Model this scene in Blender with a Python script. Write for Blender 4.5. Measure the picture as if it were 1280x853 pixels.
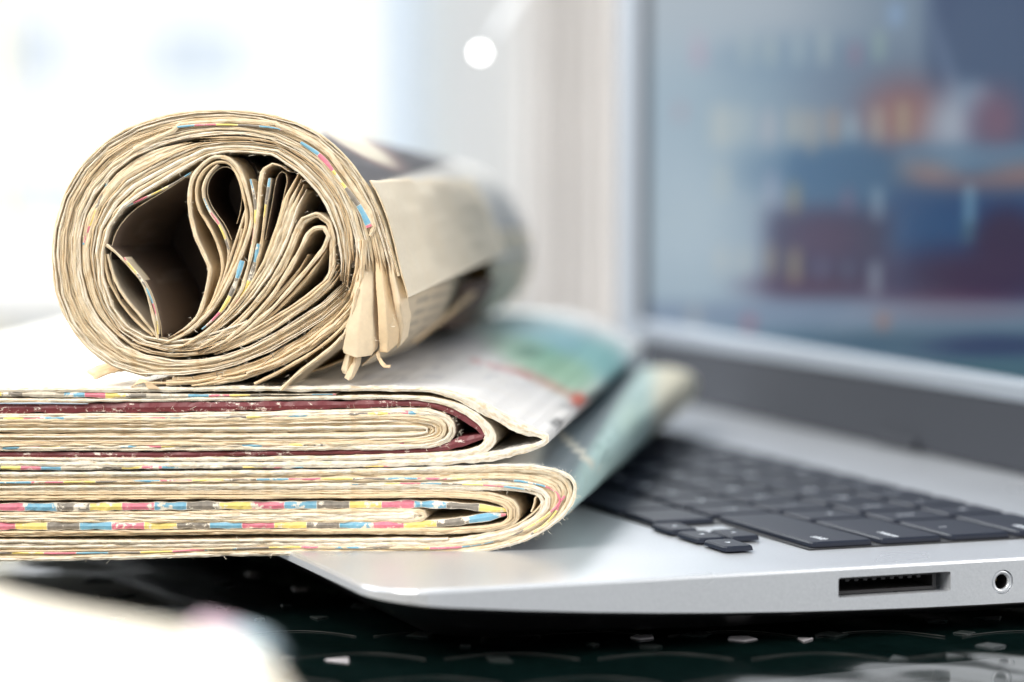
import bpy, bmesh, math, random
from mathutils import Vector, noise

# ------------------------------------------------------------------ reset, camera, world, lamps, exposure
for o in list(bpy.data.objects): bpy.data.objects.remove(o)
S = bpy.context.scene
C = S.collection
random.seed(7)
FPX = 3850.0                       # focal length in photo pixels (1280 wide)
H = 0.102                          # camera above the laptop's deck (deck is z = 0)
TH = math.atan(276.5/FPX)          # downward pitch
cam_d = bpy.data.cameras.new('camera'); cam = bpy.data.objects.new('camera', cam_d); C.objects.link(cam)
S.camera = cam
cam.location = (0, 0, H); cam.rotation_euler = (math.pi/2 - TH, 0, 0)
cam_d.sensor_width = 36; cam_d.lens = FPX/1280*36
cam_d.clip_start = .02; cam_d.clip_end = 100
cam_d.dof.use_dof = True; cam_d.dof.focus_distance = .724; cam_d.dof.aperture_fstop = 6.3
S.render.resolution_x = 1024; S.render.resolution_y = 682
W = bpy.data.worlds.new('World'); S.world = W; W.use_nodes = True
W.node_tree.nodes['Background'].inputs[0].default_value = (.90, .95, 1, 1)
W.node_tree.nodes['Background'].inputs[1].default_value = .85
S.view_settings.view_transform = 'Standard'; S.view_settings.look = 'None'
S.view_settings.exposure = 0; S.view_settings.gamma = 1

def area(name, loc, target, sx, sy, power, col):
    d = bpy.data.lights.new(name, 'AREA'); d.shape = 'RECTANGLE'; d.size = sx; d.size_y = sy
    d.energy = power; d.color = col
    o = bpy.data.objects.new(name, d); C.objects.link(o); o.location = loc
    o.rotation_euler = (Vector(target)-Vector(loc)).to_track_quat('-Z', 'Y').to_euler()
    return o
area('softbox_lamp', (-.75, -.15, .95), (-.05, .75, .03), .7, .7, 26, (1, .955, .89))
area('window_light', (-1.1, 2.3, 1.1), (.05, .85, 0), 1.3, 1.3, 32, (.93, .97, 1))
area('back_fill_lamp', (-.12, 1.65, .55), (.16, .95, 0), .4, .4, 4.5, (.95, .98, 1))  # added fill to brighten the strip behind the keys; no window there
area('side_fill_light', (-1.3, 1.25, .75), (.25, .95, 0), .8, .8, 15, (.94, .975, 1))  # added fill from the left for the far deck; no side window
area('right_fill_lamp', (1.2, .35, .55), (0, .9, .05), .6, .6, 9, (1, .95, .89))  # unseen fill added to lift the roll's right side
area('overhead_fill_lamp', (.35, 1.05, 1.5), (.12, .95, 0), .9, .9, 2.5, (.95, .98, 1))  # added overhead fill to brighten the deck, not a room fitting
area('daylight_outside', (-1.5, 4.6, 2.6), (-1.4, 7.9, .5), 3, 3, 3900, (.97, .99, 1))

def at(px, py, Y):
    a = (px-640)/FPX; b = (426.5-py)/FPX
    d = Vector((a, math.cos(TH)+b*math.sin(TH), -math.sin(TH)+b*math.cos(TH)))
    return Vector((0, 0, H)) + d*(Y/d.y)
Y0 = .725                          # depth of the trimmed paper edges
PXM = Y0/FPX                       # metres per photo pixel there

# ------------------------------------------------------------------ objects
def obj(name, me, mats, parent=None, label=None, cat=None, group=None, kind=None):
    o = bpy.data.objects.new(name, me); C.objects.link(o)
    if not len(me.materials):
        for m in (mats if isinstance(mats, (list, tuple)) else [mats]): me.materials.append(m)
    if parent: o.parent = parent
    if label: o['label'] = label
    if cat: o['category'] = cat
    if group: o['group'] = group
    if kind: o['kind'] = kind
    return o
def empty(name, loc, label, cat, rotz=0, group=None):
    o = bpy.data.objects.new(name, None); C.objects.link(o); o.empty_display_size = .02
    o.location = loc; o.rotation_euler = (0, 0, rotz); o['label'] = label; o['category'] = cat
    if group: o['group'] = group
    return o
def bm_mesh(name, bm, smooth=False):
    me = bpy.data.meshes.new(name); bm.normal_update(); bm.to_mesh(me); bm.free()
    if smooth:
        for p in me.polygons: p.use_smooth = True
    return me
def add_box(bm, x0, x1, y0, y1, z0, z1, bevel=0, seg=2):
    r = bmesh.ops.create_cube(bm, size=1)
    for v in r['verts']:
        v.co = Vector(((x0+x1)/2+v.co.x*(x1-x0), (y0+y1)/2+v.co.y*(y1-y0), (z0+z1)/2+v.co.z*(z1-z0)))
    if bevel:
        es = list({e for v in r['verts'] for e in v.link_edges})
        bmesh.ops.bevel(bm, geom=es, offset=bevel, segments=seg, affect='EDGES', profile=.5)
def add_tube(bm, pts, r, n=8, cap=True):
    rings = []
    for i, p in enumerate(pts):
        a = pts[max(i-1, 0)]; b = pts[min(i+1, len(pts)-1)]
        t = (Vector(b)-Vector(a)).normalized()
        u = t.orthogonal().normalized() if i == 0 else (u - t*u.dot(t)).normalized()
        w = t.cross(u); rr = r[i] if isinstance(r, (list, tuple)) else r
        rings.append([bm.verts.new(Vector(p)+u*math.cos(k*2*math.pi/n)*rr+w*math.sin(k*2*math.pi/n)*rr) for k in range(n)])
    for a, b in zip(rings, rings[1:]):
        for k in range(n): bm.faces.new((a[k], a[(k+1) % n], b[(k+1) % n], b[k]))
    if cap: bm.faces.new(rings[0][::-1]); bm.faces.new(rings[-1])

# ------------------------------------------------------------------ materials
def new_mat(name):
    m = bpy.data.materials.new(name); m.use_nodes = True
    nt = m.node_tree; return m, nt, nt.nodes['Principled BSDF']
def N(nt, t, **k):
    n = nt.nodes.new(t)
    for a, b in k.items(): setattr(n, a, b)
    return n
def L(nt, a, b): nt.links.new(a, b)
def math_n(nt, op, a, b=None, clamp=False):
    n = N(nt, 'ShaderNodeMath', operation=op, use_clamp=clamp)
    for i, x in enumerate((a, b)):
        if x is None: continue
        if isinstance(x, (int, float)): n.inputs[i].default_value = x
        else: L(nt, x, n.inputs[i])
    return n.outputs[0]
def mix_c(nt, f, a, b, bt='MIX'):
    n = N(nt, 'ShaderNodeMix', data_type='RGBA', blend_type=bt)
    for s, x in ((n.inputs[0], f), (n.inputs[6], a), (n.inputs[7], b)):
        if isinstance(x, (int, float)): s.default_value = x
        elif isinstance(x, tuple): s.default_value = (*x, 1) if len(x) == 3 else x
        else: L(nt, x, s)
    return n.outputs[2]
def noise_n(nt, scale, detail=3, vec=None, rough=.5):
    n = N(nt, 'ShaderNodeTexNoise'); n.inputs['Scale'].default_value = scale
    n.inputs['Detail'].default_value = detail; n.inputs['Roughness'].default_value = rough
    if vec: L(nt, vec, n.inputs['Vector'])
    return n.outputs['Fac']
def ramp_n(nt, fac, stops, interp='LINEAR'):
    n = N(nt, 'ShaderNodeValToRGB'); n.color_ramp.interpolation = interp
    e = n.color_ramp.elements
    while len(e) < len(stops): e.new(.5)
    for el, (p, c) in zip(e, stops): el.position = p; el.color = (*c, 1) if len(c) == 3 else c
    L(nt, fac, n.inputs[0]); return n.outputs[0]
def geo_pos(nt): return N(nt, 'ShaderNodeNewGeometry').outputs['Position']
def bump_n(nt, h, strength, dist):
    n = N(nt, 'ShaderNodeBump'); n.inputs['Strength'].default_value = strength; n.inputs['Distance'].default_value = dist
    L(nt, h, n.inputs['Height']); return n.outputs[0]

def simple(name, col, rough=.5, metal=0, spec=.5, coat=0, emit=None, es=0, noise_amt=0, nscale=40):
    m, nt, b = new_mat(name)
    b.inputs['Base Color'].default_value = (*col, 1); b.inputs['Roughness'].default_value = rough
    b.inputs['Metallic'].default_value = metal; b.inputs['Specular IOR Level'].default_value = spec
    b.inputs['Coat Weight'].default_value = coat
    if emit: b.inputs['Emission Color'].default_value = (*emit, 1); b.inputs['Emission Strength'].default_value = es
    if noise_amt:
        f = noise_n(nt, nscale, 4, geo_pos(nt))
        d = tuple(c*(1-noise_amt) for c in col)
        L(nt, mix_c(nt, f, d, col), b.inputs['Base Color'])
    return m

def paper_mat(name, col, transl=.18, texted=False, attr=False, rough=.75, edge=False):
    """newsprint: fibrous cream, a little light coming through; print from UV text or from the sheet's own printed colours"""
    m, nt, b = new_mat(name)
    pos = geo_pos(nt)
    f1 = noise_n(nt, 900, 4, pos, .6); f2 = noise_n(nt, 90, 3, pos)
    c = mix_c(nt, f1, tuple(x*.86 for x in col), tuple(min(1, x*1.08) for x in col))
    c = mix_c(nt, math_n(nt, 'MULTIPLY', f2, .35), c, (col[0]*.93, col[1]*.84, col[2]*.68))
    if edge:                       # fibres and thin plies running along a trimmed edge
        mp = N(nt, 'ShaderNodeMapping'); mp.inputs['Scale'].default_value = (2.2, 3.6, 1)
        uvn = N(nt, 'ShaderNodeUVMap'); L(nt, uvn.outputs[0], mp.inputs[0])
        pl = noise_n(nt, 1.0, 3, mp.outputs[0], .6)
        plr = ramp_n(nt, pl, [(.40, (.80, .67, .50)), (.50, (1, 1, 1))])
        c = mix_c(nt, .75, c, plr, 'MULTIPLY')
    if texted:
        uv = N(nt, 'ShaderNodeUVMap').outputs[0]
        sep = N(nt, 'ShaderNodeSeparateXYZ'); L(nt, uv, sep.inputs[0])
        u, v = sep.outputs[0], sep.outputs[1]          # metres along the sheet, metres into depth
        line = math_n(nt, 'GREATER_THAN', math_n(nt, 'FRACT', math_n(nt, 'MULTIPLY', u, 300)), .52)
        comb = N(nt, 'ShaderNodeCombineXYZ')
        L(nt, math_n(nt, 'MULTIPLY', math_n(nt, 'FLOOR', math_n(nt, 'MULTIPLY', u, 300)), 7.3), comb.inputs[0])
        L(nt, math_n(nt, 'MULTIPLY', v, 900), comb.inputs[1])
        wn = noise_n(nt, 1, 1, comb.outputs[0])
        word = math_n(nt, 'GREATER_THAN', wn, .44)
        colm = math_n(nt, 'GREATER_THAN', math_n(nt, 'FRACT', math_n(nt, 'MULTIPLY', v, 22)), .09)
        blk = math_n(nt, 'GREATER_THAN', noise_n(nt, 14, 1, uv), .43)
        marg = math_n(nt, 'GREATER_THAN', v, .014)
        t = math_n(nt, 'MULTIPLY', math_n(nt, 'MULTIPLY', line, word), math_n(nt, 'MULTIPLY', math_n(nt, 'MULTIPLY', colm, blk), marg))
        c = mix_c(nt, math_n(nt, 'MULTIPLY', t, .4), c, (.12, .11, .11))
    if attr:
        a = N(nt, 'ShaderNodeAttribute', attribute_name='print')
        c = mix_c(nt, 1.0, c, a.outputs['Color'], 'MULTIPLY')
    L(nt, c, b.inputs['Base Color'])
    b.inputs['Roughness'].default_value = rough; b.inputs['Specular IOR Level'].default_value = .25
    L(nt, bump_n(nt, math_n(nt, 'ADD', f1, math_n(nt, 'MULTIPLY', f2, 2)), .35, .0001), b.inputs['Normal'])
    tr = N(nt, 'ShaderNodeBsdfTranslucent'); L(nt, mix_c(nt, 1.0, c, (1, .86, .62), 'MULTIPLY'), tr.inputs[0])
    mx = N(nt, 'ShaderNodeMixShader'); mx.inputs[0].default_value = transl
    L(nt, b.outputs[0], mx.inputs[1]); L(nt, tr.outputs[0], mx.inputs[2])
    L(nt, mx.outputs[0], nt.nodes['Material Output'].inputs[0])
    return m
M = {}
M['edge'] = paper_mat('newsprint_trimmed_edge', (.93, .81, .61), .25, edge=True)
M['edge_pale'] = paper_mat('pale_newsprint_edge', (.91, .845, .72), .12, edge=True)
M['sheet'] = paper_mat('printed_newsprint', (.80, .70, .54), .22, texted=True)
M['plain'] = paper_mat('blank_newsprint', (.86, .73, .53), .2)
M['print'] = paper_mat('newsprint_with_picture', (.84, .82, .78), .08, attr=True, rough=.6)
M['tan'] = paper_mat('yellowed_newsprint', (.90, .73, .49), .25)

def bars_mat(cells=4):
    """printer's colour bars along a sheet edge: u counts segments"""
    m, nt, b = new_mat('colour_bar_edge' if cells == 4 else 'spaced_colour_bar_edge')
    uv = N(nt, 'ShaderNodeUVMap').outputs[0]
    sep = N(nt, 'ShaderNodeSeparateXYZ'); L(nt, uv, sep.inputs[0])
    fr = math_n(nt, 'FRACT', math_n(nt, 'DIVIDE', sep.outputs[0], cells))
    st = [(0, (.05, .35, .55)), (1/cells, (.68, .09, .20)), (2/cells, (.84, .66, .12)), (3/cells, (.11, .095, .085))]
    if cells == 6: st.append((4/6, (.52, .46, .36)))
    col = ramp_n(nt, fr, st, 'CONSTANT')
    pos = geo_pos(nt)
    f1 = noise_n(nt, 1000, 4, pos, .65); f2 = noise_n(nt, 260, 5, pos, .7)
    c = mix_c(nt, math_n(nt, 'MULTIPLY', f1, .35), col, (.86, .76, .6))
    scr = ramp_n(nt, f2, [(.567, (0, 0, 0)), (.605, (1, 1, 1))])
    # thin pale wear where one colour meets the next
    d = math_n(nt, 'ABSOLUTE', math_n(nt, 'SUBTRACT', math_n(nt, 'FRACT', sep.outputs[0]), .5))
    seam = math_n(nt, 'GREATER_THAN', d, .488)
    wear = math_n(nt, 'MAXIMUM', scr, math_n(nt, 'MULTIPLY', seam, .6))
    vd = math_n(nt, 'ABSOLUTE', math_n(nt, 'SUBTRACT', sep.outputs[1], .5))
    rim = math_n(nt, 'GREATER_THAN', math_n(nt, 'ADD', vd, math_n(nt, 'MULTIPLY', f2, .35)), .62)
    wear = math_n(nt, 'MAXIMUM', wear, rim)
    c = mix_c(nt, wear, c, (.84, .76, .62))
    L(nt, c, b.inputs['Base Color']); b.inputs['Roughness'].default_value = .6
    L(nt, bump_n(nt, math_n(nt, 'ADD', f1, f2), .5, .00012), b.inputs['Normal'])
    return m
M['bars'] = bars_mat()
M['bars_gap'] = bars_mat(6)
def maroon_mat():
    m, nt, b = new_mat('maroon_ink_on_newsprint')
    pos = geo_pos(nt)
    mp = N(nt, 'ShaderNodeMapping'); mp.inputs['Scale'].default_value = (1, 1, 2.0); L(nt, pos, mp.inputs[0])
    f = noise_n(nt, 330, 7, mp.outputs[0], .78); g = noise_n(nt, 60, 2, pos)
    s = math_n(nt, 'ADD', f, math_n(nt, 'MULTIPLY', g, .25))
    sc = ramp_n(nt, s, [(.715, (0, 0, 0)), (.75, (1, 1, 1))])
    c = mix_c(nt, f, (.13, .022, .028), (.22, .045, .05))
    L(nt, mix_c(nt, sc, c, (.85, .74, .64)), b.inputs['Base Color'])
    b.inputs['Roughness'].default_value = .45
    L(nt, bump_n(nt, f, .5, .0002), b.inputs['Normal'])
    return m
M['maroon'] = maroon_mat()

# ------------------------------------------------------------------ sheets of paper
def smooth_path(pts, step=6.0, rounds=1):
    """pts: (px, py[, thickness]); corners slightly rounded, then resampled"""
    pts = [Vector(p) for p in pts]
    for _ in range(rounds):
        q = [pts[0]]
        for a, b in zip(pts, pts[1:]): q += [a.lerp(b, .25), a.lerp(b, .75)]
        q.append(pts[-1]); pts = q
    out = [pts[0]]; carry = 0
    for a, b in zip(pts, pts[1:]):
        l = (b-a).length
        if l < 1e-6: continue
        d = step-carry
        while d <= l: out.append(a.lerp(b, d/l)); d += step
        carry = l-(d-step)
    if (out[-1]-pts[-1]).length > .5: out.append(pts[-1])
    return out
def resample_n(pts, n):
    pts = [Vector(p) for p in pts]; ls = [0]
    for a, b in zip(pts, pts[1:]): ls.append(ls[-1]+(b-a).length)
    out = []; j = 0
    for i in range(n):
        t = ls[-1]*i/(n-1)
        while j < len(pts)-2 and ls[j+1] < t: j += 1
        out.append(pts[j].lerp(pts[j+1], (t-ls[j])/max(1e-9, ls[j+1]-ls[j])))
    return out
def wob(x, seed, f): return noise.noise(Vector((x*f, seed*7.31+.5, seed*1.7)))

class Roll:                        # how the front section carries on into depth
    c0 = (270, 313)
    def __init__(s, tw=0): s.C0 = at(*s.c0, Y0); s.C1 = at(541, 300, 1.05); s.tw = tw
    def __call__(s, px, py, d, L=.325):
        w = at(px, py, Y0); t = max(0, d)/L
        off = w-s.C0
        sx = 1-.215*t; sz = 1-.19*t
        if s.tw: ca, sa = math.cos(s.tw*t), math.sin(s.tw*t); off = Vector((off.x*ca-off.z*sa, 0, off.x*sa+off.z*ca))
        c = s.C0.lerp(s.C1, t)
        return Vector((c.x+off.x*sx, Y0+d, c.z+off.z*sz))
class Shear:                       # a folded newspaper lying flat, running away to the right
    def __init__(s, dx, dz=0, L=.29, sq=0, zc=0): s.dx, s.dz, s.L, s.sq, s.zc = dx, dz, L, sq, zc
    def __call__(s, px, py, d, L=None):
        w = at(px, py, Y0); t = max(0, d)/s.L
        z = w.z
        return Vector((w.x+s.dx*t, Y0+d, z+s.dz*t+s.sq*(z-s.zc)*t))
ROLL = Roll()

def sheet(name, pts, thick, morph, length, parent, mats, seed, front=0.0, bar=None, rough=.3, step=6.0, rounds=1,
          depths=None, jit=.00018, fn=None, label=None, taper=0, crumple=0):
    """one sheet: a traced section path with thickness, its trimmed front edge, and the surface running back `length` metres.
    bar = (segment px, offset) paints colour bars on the trimmed edge"""
    P = smooth_path([(p[0], p[1], p[2] if len(p) > 2 else thick) for p in pts], step, rounds)
    n = len(P); me = bpy.data.meshes.new(name)
    arc = [0]
    for a, b in zip(P, P[1:]): arc.append(arc[-1]+math.hypot(b.x-a.x, b.y-a.y))
    depths = depths or [0, .0012, .006, .02, .06, .13, .22, 1]
    ds = [d if d < .9 else length for d in depths if d < .9 and d < length*.95]+[length]
    verts = []; cols = []
    A = []; B = []
    for i, p in enumerate(P):
        a = P[max(0, i-1)]; b = P[min(n-1, i+1)]
        tx, ty = b.x-a.x, b.y-a.y; l = math.hypot(tx, ty) or 1
        nx, ny = -ty/l, tx/l
        w = wob(arc[i], seed, .021)*rough*1.6+wob(arc[i], seed+50, .09)*rough
        tp = 1 if not taper else max(.12, min(1, arc[i]/taper))*max(.12, min(1, (arc[-1]-arc[i])/taper))
        h = tp*p.z/2*(1+.35*wob(arc[i], seed+99, .06)+.12*wob(arc[i], seed+31, .3))
        A.append((p.x+nx*(h+w), p.y+ny*(h+w))); B.append((p.x-nx*(h-w), p.y-ny*(h-w)))
    def fj(i, side):               # the trimmed edge is not quite straight
        return front+wob(arc[i], seed+7, .045)*jit*3+wob(arc[i], seed+side*13, .4)*jit*.9+(random.random()-.5)*jit*.35
    for k, d in enumerate(ds):
        for i in range(n):
            if k == 0:
                ya, yb = fj(i, 1)+jit*1.2, fj(i, 2)+jit*1.2
                # rounded nose: edge corners sit a little behind the middle
                verts.append(morph(*A[i], ya)); verts.append(morph(*B[i], yb))
            else:
                cx_ = cy_ = 0
                if crumple:
                    ra, rb = A[i], B[i]; ll = math.hypot(ra[0]-rb[0], ra[1]-rb[1]) or 1
                    cr = crumple*min(1, d/.02)*(noise.noise(Vector((arc[i]*.018, d*38, seed)))+.5*noise.noise(Vector((arc[i]*.05, d*90, seed+3))))
                    cx_, cy_ = (ra[0]-rb[0])/ll*cr, (ra[1]-rb[1])/ll*cr
                verts.append(morph(A[i][0]+cx_, A[i][1]+cy_, front+d)); verts.append(morph(B[i][0]+cx_, B[i][1]+cy_, front+d))
    base = len(verts)
    for i in range(n):             # centre line of the trimmed edge, slightly proud
        q = ((A[i][0]+B[i][0])/2, (A[i][1]+B[i][1])/2)
        verts.append(morph(*q, fj(i, 3)-min(.00012, P[i].z*PXM*.06)))
    faces = []; mi = []; uvs = []
    sl, so = bar if bar else (30, 0)
    def u_(i): return arc[i]*PXM
    def V(k, i, s): return (k*n+i)*2+s
    for i in range(n-1):
        ua, ub = arc[i]/sl+so, arc[i+1]/sl+so
        faces.append((V(0, i, 0), V(0, i+1, 0), base+i+1, base+i)); mi.append(1); uvs += [(ua, 0), (ub, 0), (ub, .5), (ua, .5)]
        faces.append((base+i, base+i+1, V(0, i+1, 1), V(0, i, 1))); mi.append(1); uvs += [(ua, .5), (ub, .5), (ub, 1), (ua, 1)]
        for k in range(len(ds)-1):
            for s in (0, 1):
                f = (V(k, i, s), V(k+1, i, s), V(k+1, i+1, s), V(k, i+1, s))
                uu = [(u_(i), ds[k]), (u_(i), ds[k+1]), (u_(i+1), ds[k+1]), (u_(i+1), ds[k])]
                if s: f = f[::-1]; uu = uu[::-1]
                faces.append(f); mi.append(0); uvs += uu
        kk = len(ds)-1
        faces.append((V(kk, i, 0), V(kk, i, 1), V(kk, i+1, 1), V(kk, i+1, 0))); mi.append(0); uvs += [(0, 0)]*4
    for i in (0, n-1):             # the two long sides
        for k in range(len(ds)-1):
            faces.append((V(k, i, 0), V(k, i, 1), V(k+1, i, 1), V(k+1, i, 0))); mi.append(0); uvs += [(0, 0)]*4
    me.from_pydata(verts, [], faces)
    uvl = me.uv_layers.new(name='UVMap')
    for l_, uv in zip(uvl.data, uvs): l_.uv = uv
    for p, m_ in zip(me.polygons, mi): p.material_index = m_; p.use_smooth = (m_ == 0)
    o = obj(name, me, list(mats), parent, label)
    if fn:                         # printed picture: colour per vertex from (arc px, depth m)
        at_ = me.color_attributes.new('print', 'FLOAT_COLOR', 'CORNER')
        sl_ = len(ds)
        for p in me.polygons:
            for li in p.loop_indices:
                u, v = uvl.data[li].uv
                c = fn(*proj(verts[me.loops[li].vertex_index]), v) if p.material_index == 0 else (1, 1, 1)
                at_.data[li].color = (*c, 1)
    return o

def bunch(name, ga, gb, n, thick, morph, length, parent, seed, bars={}, tints=None, front=.0006, cover=.85, rough=.35, ends=0, step=6.0, skip=(), K=64, kj=0, rounds=1, taper=0):
    """n sheets laid between two traced guide paths"""
    rk = random.Random(seed)
    a = resample_n([(p[0], p[1], 0) for p in ga], K); b = resample_n([(p[0], p[1], 0) for p in gb], K)
    out = []
    ws = [rk.uniform(.55, 1.6) for _ in range(n)]; tot = sum(ws); cuts = [0]
    for w_ in ws: cuts.append(cuts[-1]+w_/tot)
    for j in range(n):
        if j in skip: continue
        t = (j+.5)/n
        pts = []; tt = (cuts[j]+cuts[j+1])/2; wj = (cuts[j+1]-cuts[j])
        for k in range(K):
            gap = (a[k]-b[k]).length
            p = a[k].lerp(b[k], min(1, max(0, tt+wob(k*384/K, seed+j, .02)*.25/n)))
            if kj and 0 < k < K-1:
                d = (a[k+1]-a[k-1]).normalized()*rk.uniform(-kj, kj); p = p+d
            pts.append((p.x, p.y, max(gap*wj*cover, 1.0)))
        if ends:
            c0 = random.randint(0, ends); c1 = random.randint(0, max(1, ends//2))
            pts = pts[c0:len(pts)-c1]
        sp = random.uniform(-front, front)
        em = M['edge'] if random.random() < .78 else (M['tan'] if random.random() < .35 else M['edge_pale'])
        if tints: em = M[tints]
        bar = bars.get(j)
        if bar: em = M['bars']
        out.append(sheet(name, pts, thick, morph, length, parent, [M['sheet'], em], seed*17+j, front=sp, bar=bar, rough=rough, step=step, rounds=rounds, taper=taper))
    return out

def fibres(parent, paths, n, seed, morph):
    """loose paper fibres along the trimmed edges"""
    rnd = random.Random(seed); bm = bmesh.new()
    P = [smooth_path([(p[0], p[1], 0) for p in g], 5, 1) for g in paths]
    for _ in range(n):
        g = rnd.choice(P); p = rnd.choice(g)
        o = morph(p.x+rnd.uniform(-2, 2), p.y+rnd.uniform(-2, 2), -.0006+rnd.uniform(0, .001))
        d = Vector((rnd.gauss(0, 1), rnd.gauss(-.6, .6), rnd.gauss(0, 1))).normalized()
        l = rnd.uniform(.0005, .0016); w = rnd.uniform(.00002, .00006)
        e = d.orthogonal().normalized()
        c = o+d*l*.5+Vector((rnd.gauss(0, 1), 0, rnd.gauss(0, 1)))*l*.22; q = o+d*l
        vs = [bm.verts.new(x) for x in (o-e*w, o+e*w, c+e*w, c-e*w, q)]
        bm.faces.new(vs[:4]); bm.faces.new((vs[3], vs[2], vs[4]))
    return obj('paper_fibres', bm_mesh('paper_fibres', bm), M['edge_pale'], parent, kind='stuff')

# ------------------------------------------------------------------ table, room, window
ZT = -.0172                        # table glass
def bezier_loop(cx, cy, w, h, r, n=8):
    out = []
    for sx, sy, a0 in ((1, 1, 0), (-1, 1, 90), (-1, -1, 180), (1, -1, 270)):
        for k in range(n+1):
            a = math.radians(a0+90*k/n)
            out.append((cx+sx*(w/2-r)+math.cos(a)*r, cy+sy*(h/2-r)+math.sin(a)*r))
    return out
def glass_table_mat():
    m, nt, b = new_mat('dark_green_rippled_glass')
    pos = geo_pos(nt)
    mp = N(nt, 'ShaderNodeMapping'); mp.inputs['Rotation'].default_value = (0, 0, .5); mp.inputs['Scale'].default_value = (1, .55, 1)
    L(nt, pos, mp.inputs[0])
    wv = N(nt, 'ShaderNodeTexWave', wave_type='BANDS', bands_direction='Y')
    wv.inputs['Scale'].default_value = 16; wv.inputs['Distortion'].default_value = 7; wv.inputs['Detail'].default_value = 1.5; wv.inputs['Detail Scale'].default_value = .8
    L(nt, mp.outputs[0], wv.inputs[0])
    f = noise_n(nt, 30, 3, pos)
    h = math_n(nt, 'ADD', wv.outputs[1], math_n(nt, 'MULTIPLY', f, .8))
    st = noise_n(nt, 500, 2, mp.outputs[0])
    L(nt, mix_c(nt, st, (.001, .004, .004), (.004, .013, .012)), b.inputs['Base Color'])
    b.inputs['Roughness'].default_value = .07; b.inputs['Coat Weight'].default_value = .3; b.inputs['Coat Roughness'].default_value = .03
    L(nt, bump_n(nt, h, .4, .0008), b.inputs['Normal'])
    return m
M['tglass'] = glass_table_mat()
M['groove'] = simple('etched_glass_groove', (.028, .028, .026), .45)
M['chip'] = simple('pale_glass_chip', (.55, .52, .54), .25, noise_amt=.3, nscale=400)
M['chipd'] = simple('dull_glass_chip', (.022, .028, .027), .4, noise_amt=.4, nscale=400)
tb = empty('glass_table', (.1, 1.0, ZT-.012), 'dark green patterned glass table under the open laptop and newspapers', 'table')
bm = bmesh.new(); add_box(bm, -1.1, 1.1, -.75, .75, 0, .012, .002)
obj('table_top', bm_mesh('table_top', bm), M['tglass'], tb)
rnd = random.Random(11)
def chip_mesh(k):
    bm = bmesh.new(); n = (3, 4, 3, 5)[k]
    pts = [(math.cos(a)*(.0045+.001*(i % 2)), math.sin(a)*.0055) for i, a in enumerate([2*math.pi*i/n+.3*k for i in range(n)])]
    lo = [bm.verts.new((x, y, -.0002)) for x, y in pts]; hi = [bm.verts.new((x*.86, y*.86, .00035)) for x, y in pts]
    bm.faces.new(hi)
    for i in range(n): bm.faces.new((lo[i], lo[(i+1) % n], hi[(i+1) % n], hi[i]))
    return bm_mesh('glass_chip', bm)
chips = [chip_mesh(k) for k in range(4)]; chipsd = [chip_mesh(k) for k in range(4)]
bright = [(425, 831), (930, 804), (805, 802), (312, 722), (370, 741), (1010, 805)]
spots = [(px, py, 1) for px, py in bright]
for r in range(9):
    for c in range(15):
        if rnd.random() < .66: continue
        px = 110+c*84+(r % 2)*42+rnd.uniform(-12, 12); py = 700+r*16+rnd.uniform(-3, 3)
        if all(abs(px-q[0])+abs(py-q[1])*3 > 40 for q in spots): spots.append((px, py, 0))
for px, py, br in spots:
    Y = (H-ZT)*FPX/(py-150)
    k = rnd.randrange(4)
    o = obj('glass_chip', (chips if br else chipsd)[k], M['chip'] if br else M['chipd'], tb)
    x = (px-640)/FPX*Y
    o.location = (x-.1, Y-1.0, .0122); o.rotation_euler = (0, 0, rnd.uniform(-.5, .5))
    s = rnd.uniform(.5, .75) if br else rnd.uniform(.3, .9); o.scale = (s*rnd.uniform(.8, 1.3), s, .5)
for g in range(30):                # etched lines that bend round like slack threads
    x0 = -.20+(g % 10)*.034+(g//10)*.017; y0 = -.355+(g//10)*.030; bm = bmesh.new()
    pts = []
    for i in range(14):
        t = i/13; pts.append((x0+t*.030, y0+.011*math.sin(t*2.6)-.006*t, .0122))
    add_tube(bm, pts, .00009, 4)
    obj('etched_groove', bm_mesh('etched_groove', bm, True), M['groove'], tb)

M['wall'] = simple('painted_wall', (.76, .745, .725), .8, noise_amt=.04, nscale=6)
M['trim'] = simple('white_gloss_paint', (.86, .85, .82), .4)
M['cream'] = simple('cream_window_paint', (.84, .79, .64), .4)
M['facade'] = simple('white_render', (.86, .86, .87), .8, noise_amt=.05, nscale=1)
M['fwin'] = simple('pale_blue_window_glass', (.50, .56, .62), .15)
def wall_piece(name, x0, x1, z0, z1, y0=2.60, y1=2.78, m='wall'):
    bm = bmesh.new(); add_box(bm, x0, x1, y0, y1, z0, z1)
    return obj(name, bm_mesh(name, bm), M[m], kind='structure')
wx = at(548, 300, 2.6).x
wall_piece('wall', wx, 2.2, -.75, 1.7)
wall_piece('wall_below_window', -2.4, wx, -.75, -.02)
wall_piece('floor', -2.4, 2.4, -.8, -.76, -.5, 3)
wall_piece('ground', -40, 40, -3.2, -3, 3.2, 60, 'facade')
bm = bmesh.new(); add_box(bm, -2.2, wx+.03, 2.30, 2.66, -.045, -.010, .006)
tag = obj('window_sill', bm_mesh('window_sill', bm), M['trim'], label='broad white window sill under the bright window', cat='window sill')
wn = empty('window', (-.7, 2.64, 0), 'bright white window with cream painted frame behind the rolled newspaper', 'window')
bm = bmesh.new()
add_box(bm, wx+.70-.012, wx+.70+.002, -.03, .05, -.01, 1.3, .004)
mu0, mu1 = at(432, 0, 2.6).x+.7, at(470, 0, 2.6).x+.7
add_box(bm, mu0, mu1, -.03, .05, .015, 1.24, .004)
add_box(bm, -1.50, -1.44, -.03, .05, -.01, 1.3, .004)
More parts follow.
